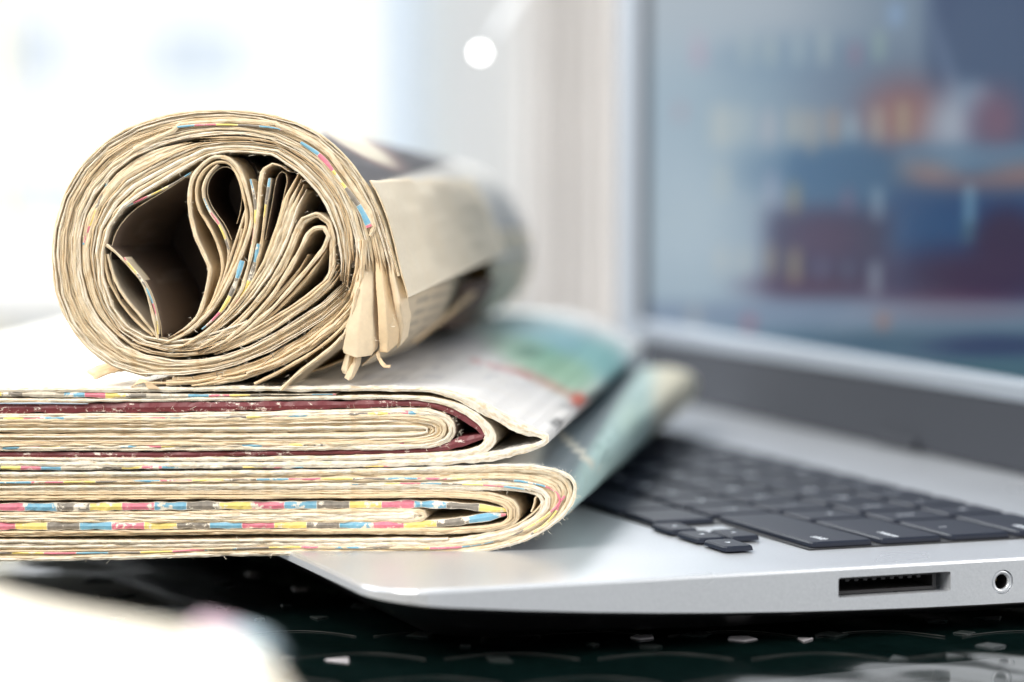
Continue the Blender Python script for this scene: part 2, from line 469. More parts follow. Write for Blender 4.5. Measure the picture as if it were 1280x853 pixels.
add_box(bm, -1.44, wx+.688, -.03, .05, 1.24, 1.3, .004)
add_box(bm, -1.44, wx+.688, -.028, .048, -.01, .015, .004)
a_, b_ = at(-40, 0, 2.6).x+.7, at(-3, 0, 2.6).x+.7
add_box(bm, a_, b_, -.029, .049, .015, 1.24, .004)
obj('window_frame', bm_mesh('window_frame', bm), M['cream'], wn)
def pane_mat():
    m, nt, b = new_mat('clear_window_pane')
    t = N(nt, 'ShaderNodeBsdfTransparent'); g = N(nt, 'ShaderNodeBsdfGlossy'); g.inputs[1].default_value = .02
    mx = N(nt, 'ShaderNodeMixShader'); mx.inputs[0].default_value = .05
    L(nt, t.outputs[0], mx.inputs[1]); L(nt, g.outputs[0], mx.inputs[2]); L(nt, mx.outputs[0], nt.nodes['Material Output'].inputs[0])
    return m
M['pane'] = pane_mat()
bm = bmesh.new(); add_box(bm, -1.44, wx+.688, .008, .012, .015, 1.24)
obj('pane', bm_mesh('pane', bm), M['pane'], wn)
# pale building across the street
bd = empty('building', (-4, 30, -3), 'overexposed pale building with bluish windows seen through the window', 'building')
FW = []
for px0, px1, py0, py1 in ((-30, 72, 28, 102), (190, 312, 30, 110), (-30, 72, -120, -60), (190, 312, -120, -60), (30, 150, 250, 340)):
    a = at(px0, py1, 30); b2 = at(px1, py0, 30); FW.append((a.x, b2.x, a.z, b2.z))
bm = bmesh.new(); add_box(bm, -10, 6.5, .06, 6, 0, 9)
obj('wall', bm_mesh('wall', bm), M['facade'], bd)
for a, b_, c, d in FW:
    bm = bmesh.new()
    for x0, x1, z0, z1 in ((a-.06, a, c, d), (b_, b_+.06, c, d), (a-.06, b_+.06, d, d+.06), (a-.06, b_+.06, c-.06, c), ((a+b_)/2-.02, (a+b_)/2+.02, c, d)):
        add_box(bm, x0+4, x1+4, -.01, .058, z0+3, z1+3)
    w = obj('window', bm_mesh('window', bm), M['trim'], bd)
    bm = bmesh.new(); add_box(bm, a+4, b_+4, .02, .05, c+3, d+3); obj('pane', bm_mesh('pane', bm), M['fwin'], w)
# sky beyond
def sky_mat():
    m, nt, b = new_mat('white_overcast_sky'); e = N(nt, 'ShaderNodeEmission'); e.inputs[0].default_value = (.93, .97, 1, 1); e.inputs[1].default_value = 1.3
    L(nt, e.outputs[0], nt.nodes['Material Output'].inputs[0]); return m
bm = bmesh.new(); add_box(bm, -60, 60, 62, 62.5, -10, 50); obj('sky', bm_mesh('sky', bm), sky_mat(), kind='structure')
# curtain: pleated, hanging at the window's right side
def curtain_mat():
    m, nt, b = new_mat('sheer_white_curtain'); f = noise_n(nt, 60, 3, geo_pos(nt))
    L(nt, mix_c(nt, f, (.86, .87, .88), (.90, .91, .92)), b.inputs['Base Color']); b.inputs['Roughness'].default_value = .8
    tr = N(nt, 'ShaderNodeBsdfTranslucent'); tr.inputs[0].default_value = (.85, .93, 1, 1)
    mx = N(nt, 'ShaderNodeMixShader'); mx.inputs[0].default_value = .6
    L(nt, b.outputs[0], mx.inputs[1]); L(nt, tr.outputs[0], mx.inputs[2])
    tp = N(nt, 'ShaderNodeBsdfTransparent'); m2 = N(nt, 'ShaderNodeMixShader'); m2.inputs[0].default_value = .35
    L(nt, mx.outputs[0], m2.inputs[1]); L(nt, tp.outputs[0], m2.inputs[2]); L(nt, m2.outputs[0], nt.nodes['Material Output'].inputs[0]); return m
xa, xb = at(470, 0, 2.5).x, at(556, 0, 2.5).x
bm = bmesh.new(); n = 90; rows = []
for z in (-.01, .2, .6, 1.3):
    rows.append([bm.verts.new((xa+(xb-xa)*i/n, 2.47+.022*math.sin(i*.62+.5*math.sin(i*.21))*(1+.2*math.sin(i*.09)), z)) for i in range(n+1)])
for a, b2 in zip(rows, rows[1:]):
    for i in range(n): bm.faces.new((a[i], a[i+1], b2[i+1], b2[i]))
me = bm_mesh('curtain', bm, True)
cu = obj('curtain', me, curtain_mat(), label='sheer white pleated curtain beside the cream window frame', cat='curtain')
xa, xb = at(655, 0, 2.4).x, at(900, 0, 2.4).x
bm = bmesh.new(); n = 110; rows = []
for z in (-.72, -.1, .4, 1.5):
    rows.append([bm.verts.new((xa+(xb-xa)*i/n, 2.38+.011*math.sin(i*.75+.9*math.sin(i*.17))*(1+.3*math.sin(i*.11)), z)) for i in range(n+1)])
for a, b2 in zip(rows, rows[1:]):
    for i in range(n): bm.faces.new((a[i], a[i+1], b2[i+1], b2[i]))
cu2 = obj('curtain', bm_mesh('curtain', bm, True), simple('beige_white_curtain_cloth', (.85, .82, .795), .85, noise_amt=.08, nscale=12), label='opaque beige-white curtain hanging just left of the laptop screen', cat='curtain')
md = cu2.modifiers.new('Solidify', 'SOLIDIFY'); md.thickness = .0015
# arched lamp with one round bulb
M['lampm'] = simple('white_lamp_enamel', (.88, .90, .92), .3)
M['bulb'] = simple('lit_bulb', (1, 1, 1), .3, emit=(1, .99, .96), es=16)
lc = at(600, 66, 1.25)
lm = empty('arched_lamp', (lc.x+.1, 1.25, ZT), 'slim white arched lamp with one small round lit bulb, behind the laptop screen', 'lamp')
bm = bmesh.new()
pts = [(.35, .15, 0), (.35, .15, 1.35)]+[(-.095+.445*(math.cos(a)*.5+.5), .15*(math.cos(a)*.5+.5), 1.35+.16*math.sin(a)) for a in [math.pi*k/12 for k in range(1, 12)]]
q = lc-Vector(lm.location)
arm = [(.22, .15, .0), (.22, .15, .38), (.19, .12, .45), (.12, .07, .42), (.02, .03, q.z+.10), (q.x+.040, .01, q.z+.055), (q.x+.017, .004, q.z+.024), (q.x+.004, 0, q.z+.005)]
ap = [tuple(v) for v in smooth_path([Vector(p)*1000 for p in arm], 20, 3)]
add_tube(bm, [Vector(p)/1000 for p in ap], .0011, 10)
add_tube(bm, [(.22, .15, 0), (.22, .15, .012)], .05, 32)
obj('lamp_arm', bm_mesh('lamp_arm', bm, True), M['lampm'], lm)
bm = bmesh.new(); bmesh.ops.create_uvsphere(bm, u_segments=20, v_segments=12, radius=.0013)
for v in bm.verts: v.co += q
obj('bulb', bm_mesh('bulb', bm, True), M['bulb'], lm)
# ------------------------------------------------------------------ laptop (local x: along the near side towards the hinge, y: away along the front)
YAW = math.radians(20.6)
def alu_mat():
    m, nt, b = new_mat('bead_blasted_aluminium')
    f = noise_n(nt, 1500, 3, geo_pos(nt)); g = noise_n(nt, 30, 3, geo_pos(nt))
    L(nt, mix_c(nt, f, (.53, .55, .58), (.67, .69, .72)), b.inputs['Base Color'])
    b.inputs['Metallic'].default_value = .48
    L(nt, math_n(nt, 'ADD', .24, math_n(nt, 'MULTIPLY', g, .10)), b.inputs['Roughness'])
    L(nt, bump_n(nt, f, .5, .00005), b.inputs['Normal'])
    return m
M['alu'] = alu_mat()
M['black'] = simple('black_rubber_plastic', (.012, .010, .012), .28)
M['key'] = simple('charcoal_keycap', (.009, .013, .026), .58, spec=.3, noise_amt=.15, nscale=300)
M['well'] = simple('dark_keyboard_well', (.012, .012, .014), .5)
M['legend'] = simple('white_key_legend', (.70, .74, .80), .5)
M['portm'] = simple('dark_port_metal', (.035, .033, .034), .35, metal=.3)
M['hinge'] = simple('dark_grey_hinge_plastic', (.019, .022, .031), .7)
M['bezel'] = simple('silver_screen_frame', (.30, .33, .37), .5, metal=.4)
LW, LD = .445, .262
lap = empty('laptop', (-.0283, .660, 0), 'open silver laptop with black keys and dark screen, carrying the stacked newspapers', 'laptop', YAW)
def outline(inset, r, n=10):
    x0, x1, y0, y1 = inset, LD-inset, inset, LW-inset; out = []
    for cx, cy, a0 in ((x0+r, y0+r, 180), (x1-r, y0+r, 270), (x1-r, y1-r, 0), (x0+r, y1-r, 90)):
        # corners, plus extra points along the edges for the taper
        for k in range(n+1):
            a = math.radians(a0+90*k/n); out.append((cx+math.cos(a)*r, cy+math.sin(a)*r))
        nx = {180: 14, 270: 4, 0: 14, 90: 4}[a0]
        ex, ey = {180: (x1-r, y0), 270: (x1, y1-r), 0: (x0+r, y1), 90: (x0, y0+r)}[a0]
        px, py = out[-1]
        for k in range(1, nx): out.append((px+(ex-px)*k/nx, py+(ey-py)*k/nx))
    return out
def side_t(x):                     # height of the silver side, thin at the front lip
    t = max(0, min(1, x/.17)); return .0024+.0084*(1-(1-t)**2.3)
def ring(bm, pts, zf): return [bm.verts.new((x, y, zf(x) if callable(zf) else zf)) for x, y in pts]
def bridge(bm, a, b):
    n = len(a)
    for i in range(n): bm.faces.new((a[i], a[(i+1) % n], b[(i+1) % n], b[i]))
bm = bmesh.new()
R0 = .016
r0 = ring(bm, outline(.0009, R0), 0); r1 = ring(bm, outline(.00025, R0), -.00022); r2 = ring(bm, outline(0, R0), -.0008)
r3 = ring(bm, outline(0, R0), lambda x: -side_t(x)); r4 = ring(bm, outline(.004, R0), lambda x: -side_t(x)-.0002)
bm.faces.new(r0)
for a, b in ((r1, r0), (r2, r1), (r3, r2), (r4, r3)): bridge(bm, a, b)
bm.faces.new(r4[::-1])
body = obj('body', bm_mesh('body', bm), M['alu'], lap)
# port openings cut into the side
def cut(target, cutters):
    tmp = []
    for me in cutters:
        c = bpy.data.objects.new('cut', me); C.objects.link(c); c.parent = lap; tmp.append(c)
        md = target.modifiers.new('b', 'BOOLEAN'); md.operation = 'DIFFERENCE'; md.solver = 'EXACT'; md.object = c
    bpy.context.view_layer.update()
    dg = bpy.context.evaluated_depsgraph_get()
    me = bpy.data.meshes.new_from_object(target.evaluated_get(dg))
    target.modifiers.clear(); target.data = me; me.name = target.name
    for c in tmp: bpy.data.objects.remove(c)
SX0, SX1, SZ0, SZ1 = .1100, .1390, -.0071, -.0025
JX, JZ, JR = .1527, -.0057, .00225
bm = bmesh.new(); add_box(bm, SX0, SX1, -.01, .0235, SZ0, SZ1, .0005, 2); c1 = bm_mesh('c', bm)
bm = bmesh.new(); add_box(bm, SX0-.0003, SX1+.0003, -.01, .0004, SZ0-.0003, SZ1+.0003, .0002, 1); c3 = bm_mesh('c', bm)
def cyl(x, z, r, y0, y1, n=40):
    bm = bmesh.new(); a = [bm.verts.new((x+math.cos(2*math.pi*k/n)*r, y0, z+math.sin(2*math.pi*k/n)*r)) for k in range(n)]
    b = [bm.verts.new((v.co.x, y1, v.co.z)) for v in a]
    bm.faces.new(a); bm.faces.new(b[::-1])
    for k in range(n): bm.faces.new((a[k], b[k], b[(k+1) % n], a[(k+1) % n]))
    bmesh.ops.recalc_face_normals(bm, faces=bm.faces); return bm
c2 = bm_mesh('c', cyl(JX, JZ, JR+.0006, -.01, .0012)); 
c4 = bm_mesh('c', cyl(JX, JZ, JR-.0004, -.008, .0135))
cut(body, [c1, c2, c4])
slot = bpy.data.objects.new('card_slot', None); slot.empty_display_size = .01
bm = bmesh.new()
for a in ((SX0+.0006, SX1-.0022, .0030, .022, SZ0+.00025, SZ0+.0010), (SX0+.0006, SX1-.0022, .0030, .022, SZ1-.0009, SZ1-.00025),
          (SX0+.0004, SX0+.0014, .0030, .022, SZ0+.001, SZ1-.0009), (SX1-.0032, SX1-.0022, .0030, .022, SZ0+.001, SZ1-.0009), (SX0+.0004, SX1-.001, .021, .0225, SZ0+.0003, SZ1-.0003)):
    add_box(bm, *a)
slot = obj('card_slot', bm_mesh('card_slot', bm), M['portm'], lap)
for k in range(9):
    bm = bmesh.new(); x = SX0+.004+k*.0023; add_box(bm, x-.0005, x+.0005, .0034, .016, SZ1-.0015, SZ1-.00085)
    obj('contact', bm_mesh('contact', bm), M['portm'], slot)
# audio jack: a ring and a dark barrel with a contact inside
bm = bmesh.new(); n = 36; rr = [(JR+.00055, .0011), (JR+.0005, .0003), (JR-.0004, .0003), (JR-.0005, .0011)]
rings = [[bm.verts.new((JX+math.cos(2*math.pi*k/n)*r, y, JZ+math.sin(2*math.pi*k/n)*r)) for k in range(n)] for r, y in rr]
for a, b in zip(rings, rings[1:]): bridge(bm, a, b)
jk = obj('audio_jack', bm_mesh('audio_jack', bm, True), M['alu'], lap)
bm = bmesh.new(); rr = [(JR-.00048, .0009), (JR-.0006, .012), (.0007, .012), (.0005, .009), (.0001, .0088)]
rings = [[bm.verts.new((JX+math.cos(2*math.pi*k/n)*r, y, JZ+math.sin(2*math.pi*k/n)*r)) for k in range(n)] for r, y in rr]
for a, b in zip(rings, rings[1:]): bridge(bm, a, b)
bm.faces.new(rings[-1])
obj('barrel', bm_mesh('barrel', bm, True), simple('black_barrel', (.01, .008, .008), .6), jk)
bm = cyl(JX+.0004, JZ, .0004, .004, .012, 12); obj('contact', bm_mesh('contact', bm), simple('brass_contact', (.4, .3, .15), .3, metal=1), jk)

# black underside, curving in
bm = bmesh.new()
b0 = ring(bm, outline(.0012, R0), lambda x: -side_t(x)-.0001); b1 = ring(bm, outline(.0045, R0), lambda x: -side_t(x)-.0016)
b2 = ring(bm, outline(.011, R0), lambda x: max(-.0140, -side_t(x)-.0052)); b3 = ring(bm, outline(.022, R0), lambda x: max(-.0152, -side_t(x)-.0105)); b4 = ring(bm, outline(.035, R0), -.0153)
bm.faces.new(b0)
for a, b in ((b1, b0), (b2, b1), (b3, b2), (b4, b3)): bridge(bm, a, b)
bm.faces.new(b4[::-1])
obj('bottom_case', bm_mesh('bottom_case', bm, True), M['black'], lap)
for fx, fy in ((.045, .04), (.045, LW-.04), (LD-.05, .04), (LD-.05, LW-.04)):
    bm = bmesh.new(); bmesh.ops.create_cone(bm, cap_ends=True, segments=24, radius1=.006, radius2=.007, depth=.0018)
    for v in bm.verts: v.co += Vector((fx, fy, -.0162))
    obj('rubber_foot', bm_mesh('rubber_foot', bm), M['black'], lap)
# trackpad
bm = bmesh.new(); add_box(bm, .012, .085, .165, .280, -.0002, .0001, .0001, 1); obj('trackpad', bm_mesh('trackpad', bm), M['alu'], lap)

# keyboard well (dark plate) and keys
KY0, KY1 = .0272, .0272+.388
bm = bmesh.new()
add_box(bm, .1155, .1905, KY0-.0006, KY1, .00005, .00035)
add_box(bm, .0965, .1158, .0765, KY1, .00006, .00033)
obj('keyboard_well', bm_mesh('keyboard_well', bm), M['well'], lap)
kmesh = {}
def key_mesh(w, h):
    k = (round(w, 4), round(h, 4))
    if k in kmesh: return kmesh[k]
    bm = bmesh.new(); zt = .0017; rings = []
    def rr(i, z, r=.0014):
        out = []
        for cx, cy, a0 in ((i+r, i+r, 180), (h-i-r, i+r, 270), (h-i-r, w-i-r, 0), (i+r, w-i-r, 90)):
            for q in range(3): a = math.radians(a0+45*q); out.append(bm.verts.new((cx+math.cos(a)*r, cy+math.sin(a)*r, z)))
        return out
    a, b, c = rr(0, .0005), rr(.00015, zt-.0004), rr(.0006, zt)
    bridge(bm, a, b); bridge(bm, b, c); bm.faces.new(c)
    kmesh[k] = bm_mesh('key', bm); return kmesh[k]
tmesh = {}
def legend(key, txt, cx, cy, size):
    if txt not in tmesh:
        cu = bpy.data.curves.new('legend', 'FONT'); cu.body = txt; cu.size = size; cu.align_x = 'CENTER'; cu.align_y = 'CENTER'; cu.extrude = .00002
        t = bpy.data.objects.new('t', cu); C.objects.link(t); bpy.context.view_layer.update()
        tmesh[txt] = bpy.data.meshes.new_from_object(t.evaluated_get(bpy.context.evaluated_depsgraph_get()))
        bpy.data.objects.remove(t); tmesh[txt].name = 'legend'
    o = obj('legend', tmesh[txt], M['legend'], key); o.location = (cx, cy, .00173); o.rotation_euler = (0, 0, -math.pi/2)
def add_key(x, y, w, h, txt=None, at_=None, size=.004):
    k = obj('key', key_mesh(w, h), M['key'], lap); k.location = (x, y, 0)
    if txt: legend(k, txt, *(at_ or (h/2, w/2)), size)
    return k
PW, KH = .0187, .0167
rows = [(.1168, [(.0545, 'shift'), '?', '>', '<', 'M', 'N', 'B', 'V', 'C', 'X', 'Z']),
        (.1355, [(.0372, 'return'), '"', ':', 'L', 'K', 'J', 'H', 'G', 'F', 'D', 'S', 'A']),
        (.1542, [(.0280, '\\'), '}', '{', 'P', 'O', 'I', 'U', 'Y', 'T', 'R', 'E', 'W', 'Q']),
        (.1729, [(.0330, 'delete'), '+', '_', ')', '(', '*', '&', '^', '%', '$', '#', '@', '!'])]
for x, ks in rows:
    y = .0280
    for i in range(24):
        k = ks[i] if i < len(ks) else None
        w = k[0] if isinstance(k, tuple) else KH
        if y+w > KY1: w = KY1-y-.001
        if w < .008: break
        if isinstance(k, tuple): add_key(x, y, w, KH, k[1], (KH*.32, .0065 if len(k[1]) > 1 else w/2), .0036)
        else: add_key(x, y, w, KH, k, None, .0052)
        y += w+.0020
add_key(.0945, .0283, .0135, .0078)
add_key(.0945, .0440, .0140, .0078); add_key(.1033, .0440, .0140, .0080); add_key(.0945, .0602, .0135, .0078)
y = .0770
for w in (.0225, .0225, .1060, .0225, .0225, .0187, .0187, .0187, .0187, .0187, .0187):
    add_key(.0975, y, w, KH); y += w+.002
tri = bpy.data.meshes.new('legend'); tri.from_pydata([(-.0007, -.0008, 0), (.0008, 0, 0), (-.0007, .0008, 0)], [], [(0, 1, 2)])
for kx, ky, rz in ((.0945, .0283, -90), (.0945, .0440, 180), (.1033, .0440, 0), (.0945, .0602, 90)):
    for k in [c for c in C.objects if c.parent == lap and c.name.startswith('key') and abs(c.location.x-kx) < 1e-5 and abs(c.location.y-ky) < 1e-5]:
        t = obj('legend', tri, M['legend'], k); t.location = (.0039, .0068, .00174); t.rotation_euler = (0, 0, math.radians(rz))
# lid: frame, hinge cover, screen
HX = .2405
bm = bmesh.new()
add_box(bm, HX+.0015, HX+.0095, .0005, LW-.0005, .0005, .30, .002, 3)
lid = obj('lid', bm_mesh('lid', bm, False), M['alu'], lap)
bm = bmesh.new(); add_box(bm, HX-.0005, HX+.0014, .012, LW-.026, .0006, .0212, .0006, 2)
hc = obj('hinge_cover', bm_mesh('hinge_cover', bm), M['hinge'], lap)
bm = bmesh.new(); add_box(bm, HX-.0022, HX-.0006, .205, .232, .0008, .0042, .0006, 2)
obj('hinge_seam', bm_mesh('hinge_seam', bm), M['hinge'], hc)
bm = bmesh.new()
zs0, zs1 = .0214, .0275
add_box(bm, HX-.0014, HX+.0013, .003, LW-.0215, zs0, zs1, .001, 2)
add_box(bm, HX-.0014, HX+.0013, LW-.0213, LW-.001, .0008, .296, .001, 2)
add_box(bm, HX-.0014, HX+.0013, .001, .0028, .0008, .296, .0006, 2)
add_box(bm, HX-.0014, HX+.0013, .003, LW-.0215, .288, .296, .001, 2)
obj('screen_frame', bm_mesh('screen_frame', bm), M['bezel'], lap)
bm = bmesh.new(); add_box(bm, HX+.0002, HX+.0012, LW-.0270, LW-.0216, zs1+.0002, .2878, .0002, 1)
obj('screen_gasket', bm_mesh('screen_gasket', bm), M['black'], lap)

def clampf(x, a=0., b=1.): return max(a, min(b, x))
def sstep(a, b, x): t = clampf((x-a)/(b-a)); return t*t*(3-2*t)
def lerp3(a, b, t): return tuple(p+(q-p)*t for p, q in zip(a, b))
def lin(c): return tuple(((v/255+.055)/1.055)**2.4 if v > 10 else v/3295 for v in c)
def soft(px, py, cx, cy, rx, ry, e=.35, rot=0):
    dx, dy = px-cx, py-cy
    if rot: c_, s_ = math.cos(rot), math.sin(rot); dx, dy = dx*c_+dy*s_, -dx*s_+dy*c_
    d = math.hypot(dx/rx, dy/ry); return 1-sstep(1-e, 1+e, d)
def box(px, py, x0, x1, y0, y1, e=5):
    return sstep(x0-e, x0+e, px)*(1-sstep(x1-e, x1+e, px))*sstep(y0-e, y0+e, py)*(1-sstep(y1-e, y1+e, py))
def painted_reflection(x, y):              # blurred room reflection painted onto the screen as glowing colour, in photo-like picture coordinates
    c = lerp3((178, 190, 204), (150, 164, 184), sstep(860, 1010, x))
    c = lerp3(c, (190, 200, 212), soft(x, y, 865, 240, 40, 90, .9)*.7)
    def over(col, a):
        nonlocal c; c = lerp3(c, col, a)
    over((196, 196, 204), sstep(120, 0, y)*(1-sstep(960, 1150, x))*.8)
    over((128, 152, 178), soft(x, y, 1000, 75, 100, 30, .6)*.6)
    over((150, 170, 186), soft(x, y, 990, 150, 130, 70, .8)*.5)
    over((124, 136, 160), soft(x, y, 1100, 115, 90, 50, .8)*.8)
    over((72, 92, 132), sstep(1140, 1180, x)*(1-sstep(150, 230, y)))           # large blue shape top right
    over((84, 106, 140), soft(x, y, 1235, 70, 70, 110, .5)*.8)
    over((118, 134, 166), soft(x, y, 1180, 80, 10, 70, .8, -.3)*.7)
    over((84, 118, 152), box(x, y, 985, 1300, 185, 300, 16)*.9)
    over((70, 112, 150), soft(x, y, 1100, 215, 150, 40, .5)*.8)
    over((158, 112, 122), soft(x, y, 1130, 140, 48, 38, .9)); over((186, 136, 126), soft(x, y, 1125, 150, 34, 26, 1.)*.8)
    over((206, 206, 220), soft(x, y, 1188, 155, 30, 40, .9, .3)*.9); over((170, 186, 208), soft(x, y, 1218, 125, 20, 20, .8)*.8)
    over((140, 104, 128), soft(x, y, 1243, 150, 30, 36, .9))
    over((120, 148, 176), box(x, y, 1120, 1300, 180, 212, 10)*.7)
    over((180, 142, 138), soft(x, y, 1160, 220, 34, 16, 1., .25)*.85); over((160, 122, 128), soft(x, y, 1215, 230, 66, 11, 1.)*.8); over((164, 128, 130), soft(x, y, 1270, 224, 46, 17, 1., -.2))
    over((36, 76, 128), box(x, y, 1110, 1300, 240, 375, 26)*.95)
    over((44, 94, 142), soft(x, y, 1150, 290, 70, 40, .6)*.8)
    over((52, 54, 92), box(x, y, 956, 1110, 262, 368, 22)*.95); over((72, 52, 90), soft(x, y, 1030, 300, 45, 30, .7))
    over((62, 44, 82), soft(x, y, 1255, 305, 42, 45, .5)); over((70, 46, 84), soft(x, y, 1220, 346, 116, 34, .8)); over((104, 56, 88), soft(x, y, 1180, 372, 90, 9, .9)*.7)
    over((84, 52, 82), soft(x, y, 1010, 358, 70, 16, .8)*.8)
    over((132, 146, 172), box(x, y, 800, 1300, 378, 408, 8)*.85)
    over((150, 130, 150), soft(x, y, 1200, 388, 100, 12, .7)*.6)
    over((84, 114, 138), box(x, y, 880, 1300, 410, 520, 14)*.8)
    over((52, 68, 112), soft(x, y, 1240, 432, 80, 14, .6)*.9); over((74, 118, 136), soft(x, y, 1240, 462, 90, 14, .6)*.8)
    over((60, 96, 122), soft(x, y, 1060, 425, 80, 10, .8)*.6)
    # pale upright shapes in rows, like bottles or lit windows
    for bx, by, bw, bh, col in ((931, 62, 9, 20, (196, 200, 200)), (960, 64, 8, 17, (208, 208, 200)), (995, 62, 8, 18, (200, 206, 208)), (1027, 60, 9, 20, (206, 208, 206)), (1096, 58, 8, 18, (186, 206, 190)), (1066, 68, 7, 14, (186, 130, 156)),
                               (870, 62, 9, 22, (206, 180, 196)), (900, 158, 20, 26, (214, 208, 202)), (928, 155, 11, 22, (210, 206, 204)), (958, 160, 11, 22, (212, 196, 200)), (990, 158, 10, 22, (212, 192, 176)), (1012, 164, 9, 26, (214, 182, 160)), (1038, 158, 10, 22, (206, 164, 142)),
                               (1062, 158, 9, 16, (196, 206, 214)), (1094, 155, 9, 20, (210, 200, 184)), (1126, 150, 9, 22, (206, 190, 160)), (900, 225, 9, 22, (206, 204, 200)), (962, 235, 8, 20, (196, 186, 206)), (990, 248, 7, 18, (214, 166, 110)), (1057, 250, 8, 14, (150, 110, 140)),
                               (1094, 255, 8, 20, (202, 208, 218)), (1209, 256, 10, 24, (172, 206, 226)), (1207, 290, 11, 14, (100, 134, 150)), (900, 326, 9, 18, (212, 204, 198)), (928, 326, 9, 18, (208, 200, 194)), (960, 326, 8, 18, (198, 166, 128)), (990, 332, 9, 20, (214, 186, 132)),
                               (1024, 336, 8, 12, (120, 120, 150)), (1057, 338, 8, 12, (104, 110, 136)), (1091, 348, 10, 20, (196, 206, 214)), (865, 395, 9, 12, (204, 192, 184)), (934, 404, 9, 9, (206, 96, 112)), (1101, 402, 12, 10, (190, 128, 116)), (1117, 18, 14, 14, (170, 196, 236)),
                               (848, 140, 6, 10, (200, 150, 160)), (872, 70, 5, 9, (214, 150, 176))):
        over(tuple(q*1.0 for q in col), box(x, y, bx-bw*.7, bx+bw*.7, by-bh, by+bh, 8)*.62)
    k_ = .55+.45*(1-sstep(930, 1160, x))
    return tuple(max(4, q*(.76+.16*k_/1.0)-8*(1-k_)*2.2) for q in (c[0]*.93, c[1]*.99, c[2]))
def proj(p):
    q = p-Vector((0, 0, H)); z = q.y*math.cos(TH)-q.z*math.sin(TH); u = q.y*math.sin(TH)+q.z*math.cos(TH)
    return 640+FPX*q.x/z, 426.5-FPX*u/z
def loc2w(x, y, z): return Vector((-.0283+x*math.cos(YAW)-y*math.sin(YAW), .660+x*math.sin(YAW)+y*math.cos(YAW), z))
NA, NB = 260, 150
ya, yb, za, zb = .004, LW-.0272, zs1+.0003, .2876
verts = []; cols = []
# the painted reflection is laid out over the whole panel; its columns are spaced so a face seen edge-on keeps its proportions
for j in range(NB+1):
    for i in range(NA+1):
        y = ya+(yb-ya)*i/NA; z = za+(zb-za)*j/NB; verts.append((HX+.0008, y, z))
        u, v = proj(loc2w(HX, y, z)); cols.append((*lin(painted_reflection(u, v)), 1))
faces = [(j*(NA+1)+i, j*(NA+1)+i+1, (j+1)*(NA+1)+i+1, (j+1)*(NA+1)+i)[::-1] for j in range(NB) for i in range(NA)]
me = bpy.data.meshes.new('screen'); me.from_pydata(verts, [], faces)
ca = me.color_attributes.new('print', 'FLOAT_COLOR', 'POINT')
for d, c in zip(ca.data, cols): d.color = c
m, nt, b = new_mat('screen_with_painted_reflection'); b.inputs['Specular IOR Level'].default_value = .12
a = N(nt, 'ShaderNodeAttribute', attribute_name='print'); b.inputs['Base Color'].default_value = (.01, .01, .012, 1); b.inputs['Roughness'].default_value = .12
L(nt, a.outputs['Color'], b.inputs['Emission Color']); b.inputs['Emission Strength'].default_value = .9  # panel emits the painted room reflection
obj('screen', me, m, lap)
# ------------------------------------------------------------------ the two folded newspapers
FINE = [0, .0012, .004, .008]+[.014+.009*k for k in range(60)]
def over3(c, col, a): return lerp3(c, lin(col), a)
def words(px, py, sx, sy, seed, thr=.0):
    return 1 if (math.sin(py*sy) > .1 and noise.noise(Vector((px*sx, math.floor(py*sy/6.283)*3.7, seed))) > thr) else 0
def print_upper(x, y, d):
    c = (1, 1, 1)
    q = (x-700)*.55+(y-440)*.9
    c = over3(c, (226, 230, 242), box(x, y, 470, 900, 380, 560, 20)*.5)
    c = over3(c, (196, 200, 214), words(x, y, .04, .55, 3)*.42*box(x, y, 430, 700, 440, 480, 10))
    # picture: sky, foliage, an orange foot
    c = over3(c, (124, 206, 226), soft(x, y, 705, 432, 88, 26, .6, .33)*.8)
    c = over3(c, (150, 214, 214), soft(x, y, 745, 452, 30, 26, .6)*.7)
    c = over3(c, (140, 210, 172), soft(x, y, 672, 449, 62, 20, .6, .40)*.75)
    c = over3(c, (170, 218, 190), soft(x, y, 712, 470, 30, 22, .6, .4)*.8)
    c = over3(c, (70, 130, 110), soft(x, y, 662, 440, 16, 7, .8)*.8)
    c = over3(c, (110, 176, 182), soft(x, y, 765, 462, 14, 26, .9)*.6)
    c = over3(c, (70, 100, 96), soft(x, y, 742, 498, 12, 9, .8)*.7)
    c = over3(c, (206, 124, 92), soft(x, y, 690, 482, 48, 5, .9, .46)*.6)
    c = over3(c, (206, 96, 70), soft(x, y, 723, 500, 10, 9, .6))
    c = over3(c, (206, 70, 84), box(x, y+(590-x)*.28, 588, 665, 447, 453, 3)*.5*(1 if noise.noise(Vector((x*.09, 0, 2))) > -.25 else .2))
    c = over3(c, (60, 62, 66), soft(x, y, 697, 528, 10, 5, .6)*.8); c = over3(c, (90, 90, 96), soft(x, y, 712, 508, 12, 4, .8)*.6)
    return c
def print_lower(x, y, d):
    c = (1, 1, 1)
    t = x-(y-600)*-1.1        # runs along the fold
    c = over3(c, (176, 216, 220), sstep(640, 735, x)*(1-sstep(806, 836, x))*.85)
    c = over3(c, (96, 108, 122), sstep(668, 690, x+(y-560)*.3)*(1-sstep(728, 752, x+(y-560)*.6))*.85)
    c = over3(c, (226, 226, 216), soft(x, y, 722, 562, 36, 4, .5, .75)*.9)
    c = over3(c, (196, 224, 216), soft(x, y, 790, 524, 18, 22, .8)*.6)
    c = over3(c, (232, 228, 200), sstep(800, 835, x)*.7)
    c = over3(c, (90, 130, 136), words(x, y, .09, .7, 9, .1)*.35*box(x, y, 740, 815, 480, 590, 8))
    return c if d > .010 else lerp3((1, 1, 1), c, clampf((d-.003)/.007))
LOW = Shear(.046, 0, .290); UP = Shear(.037, -.003, .335)
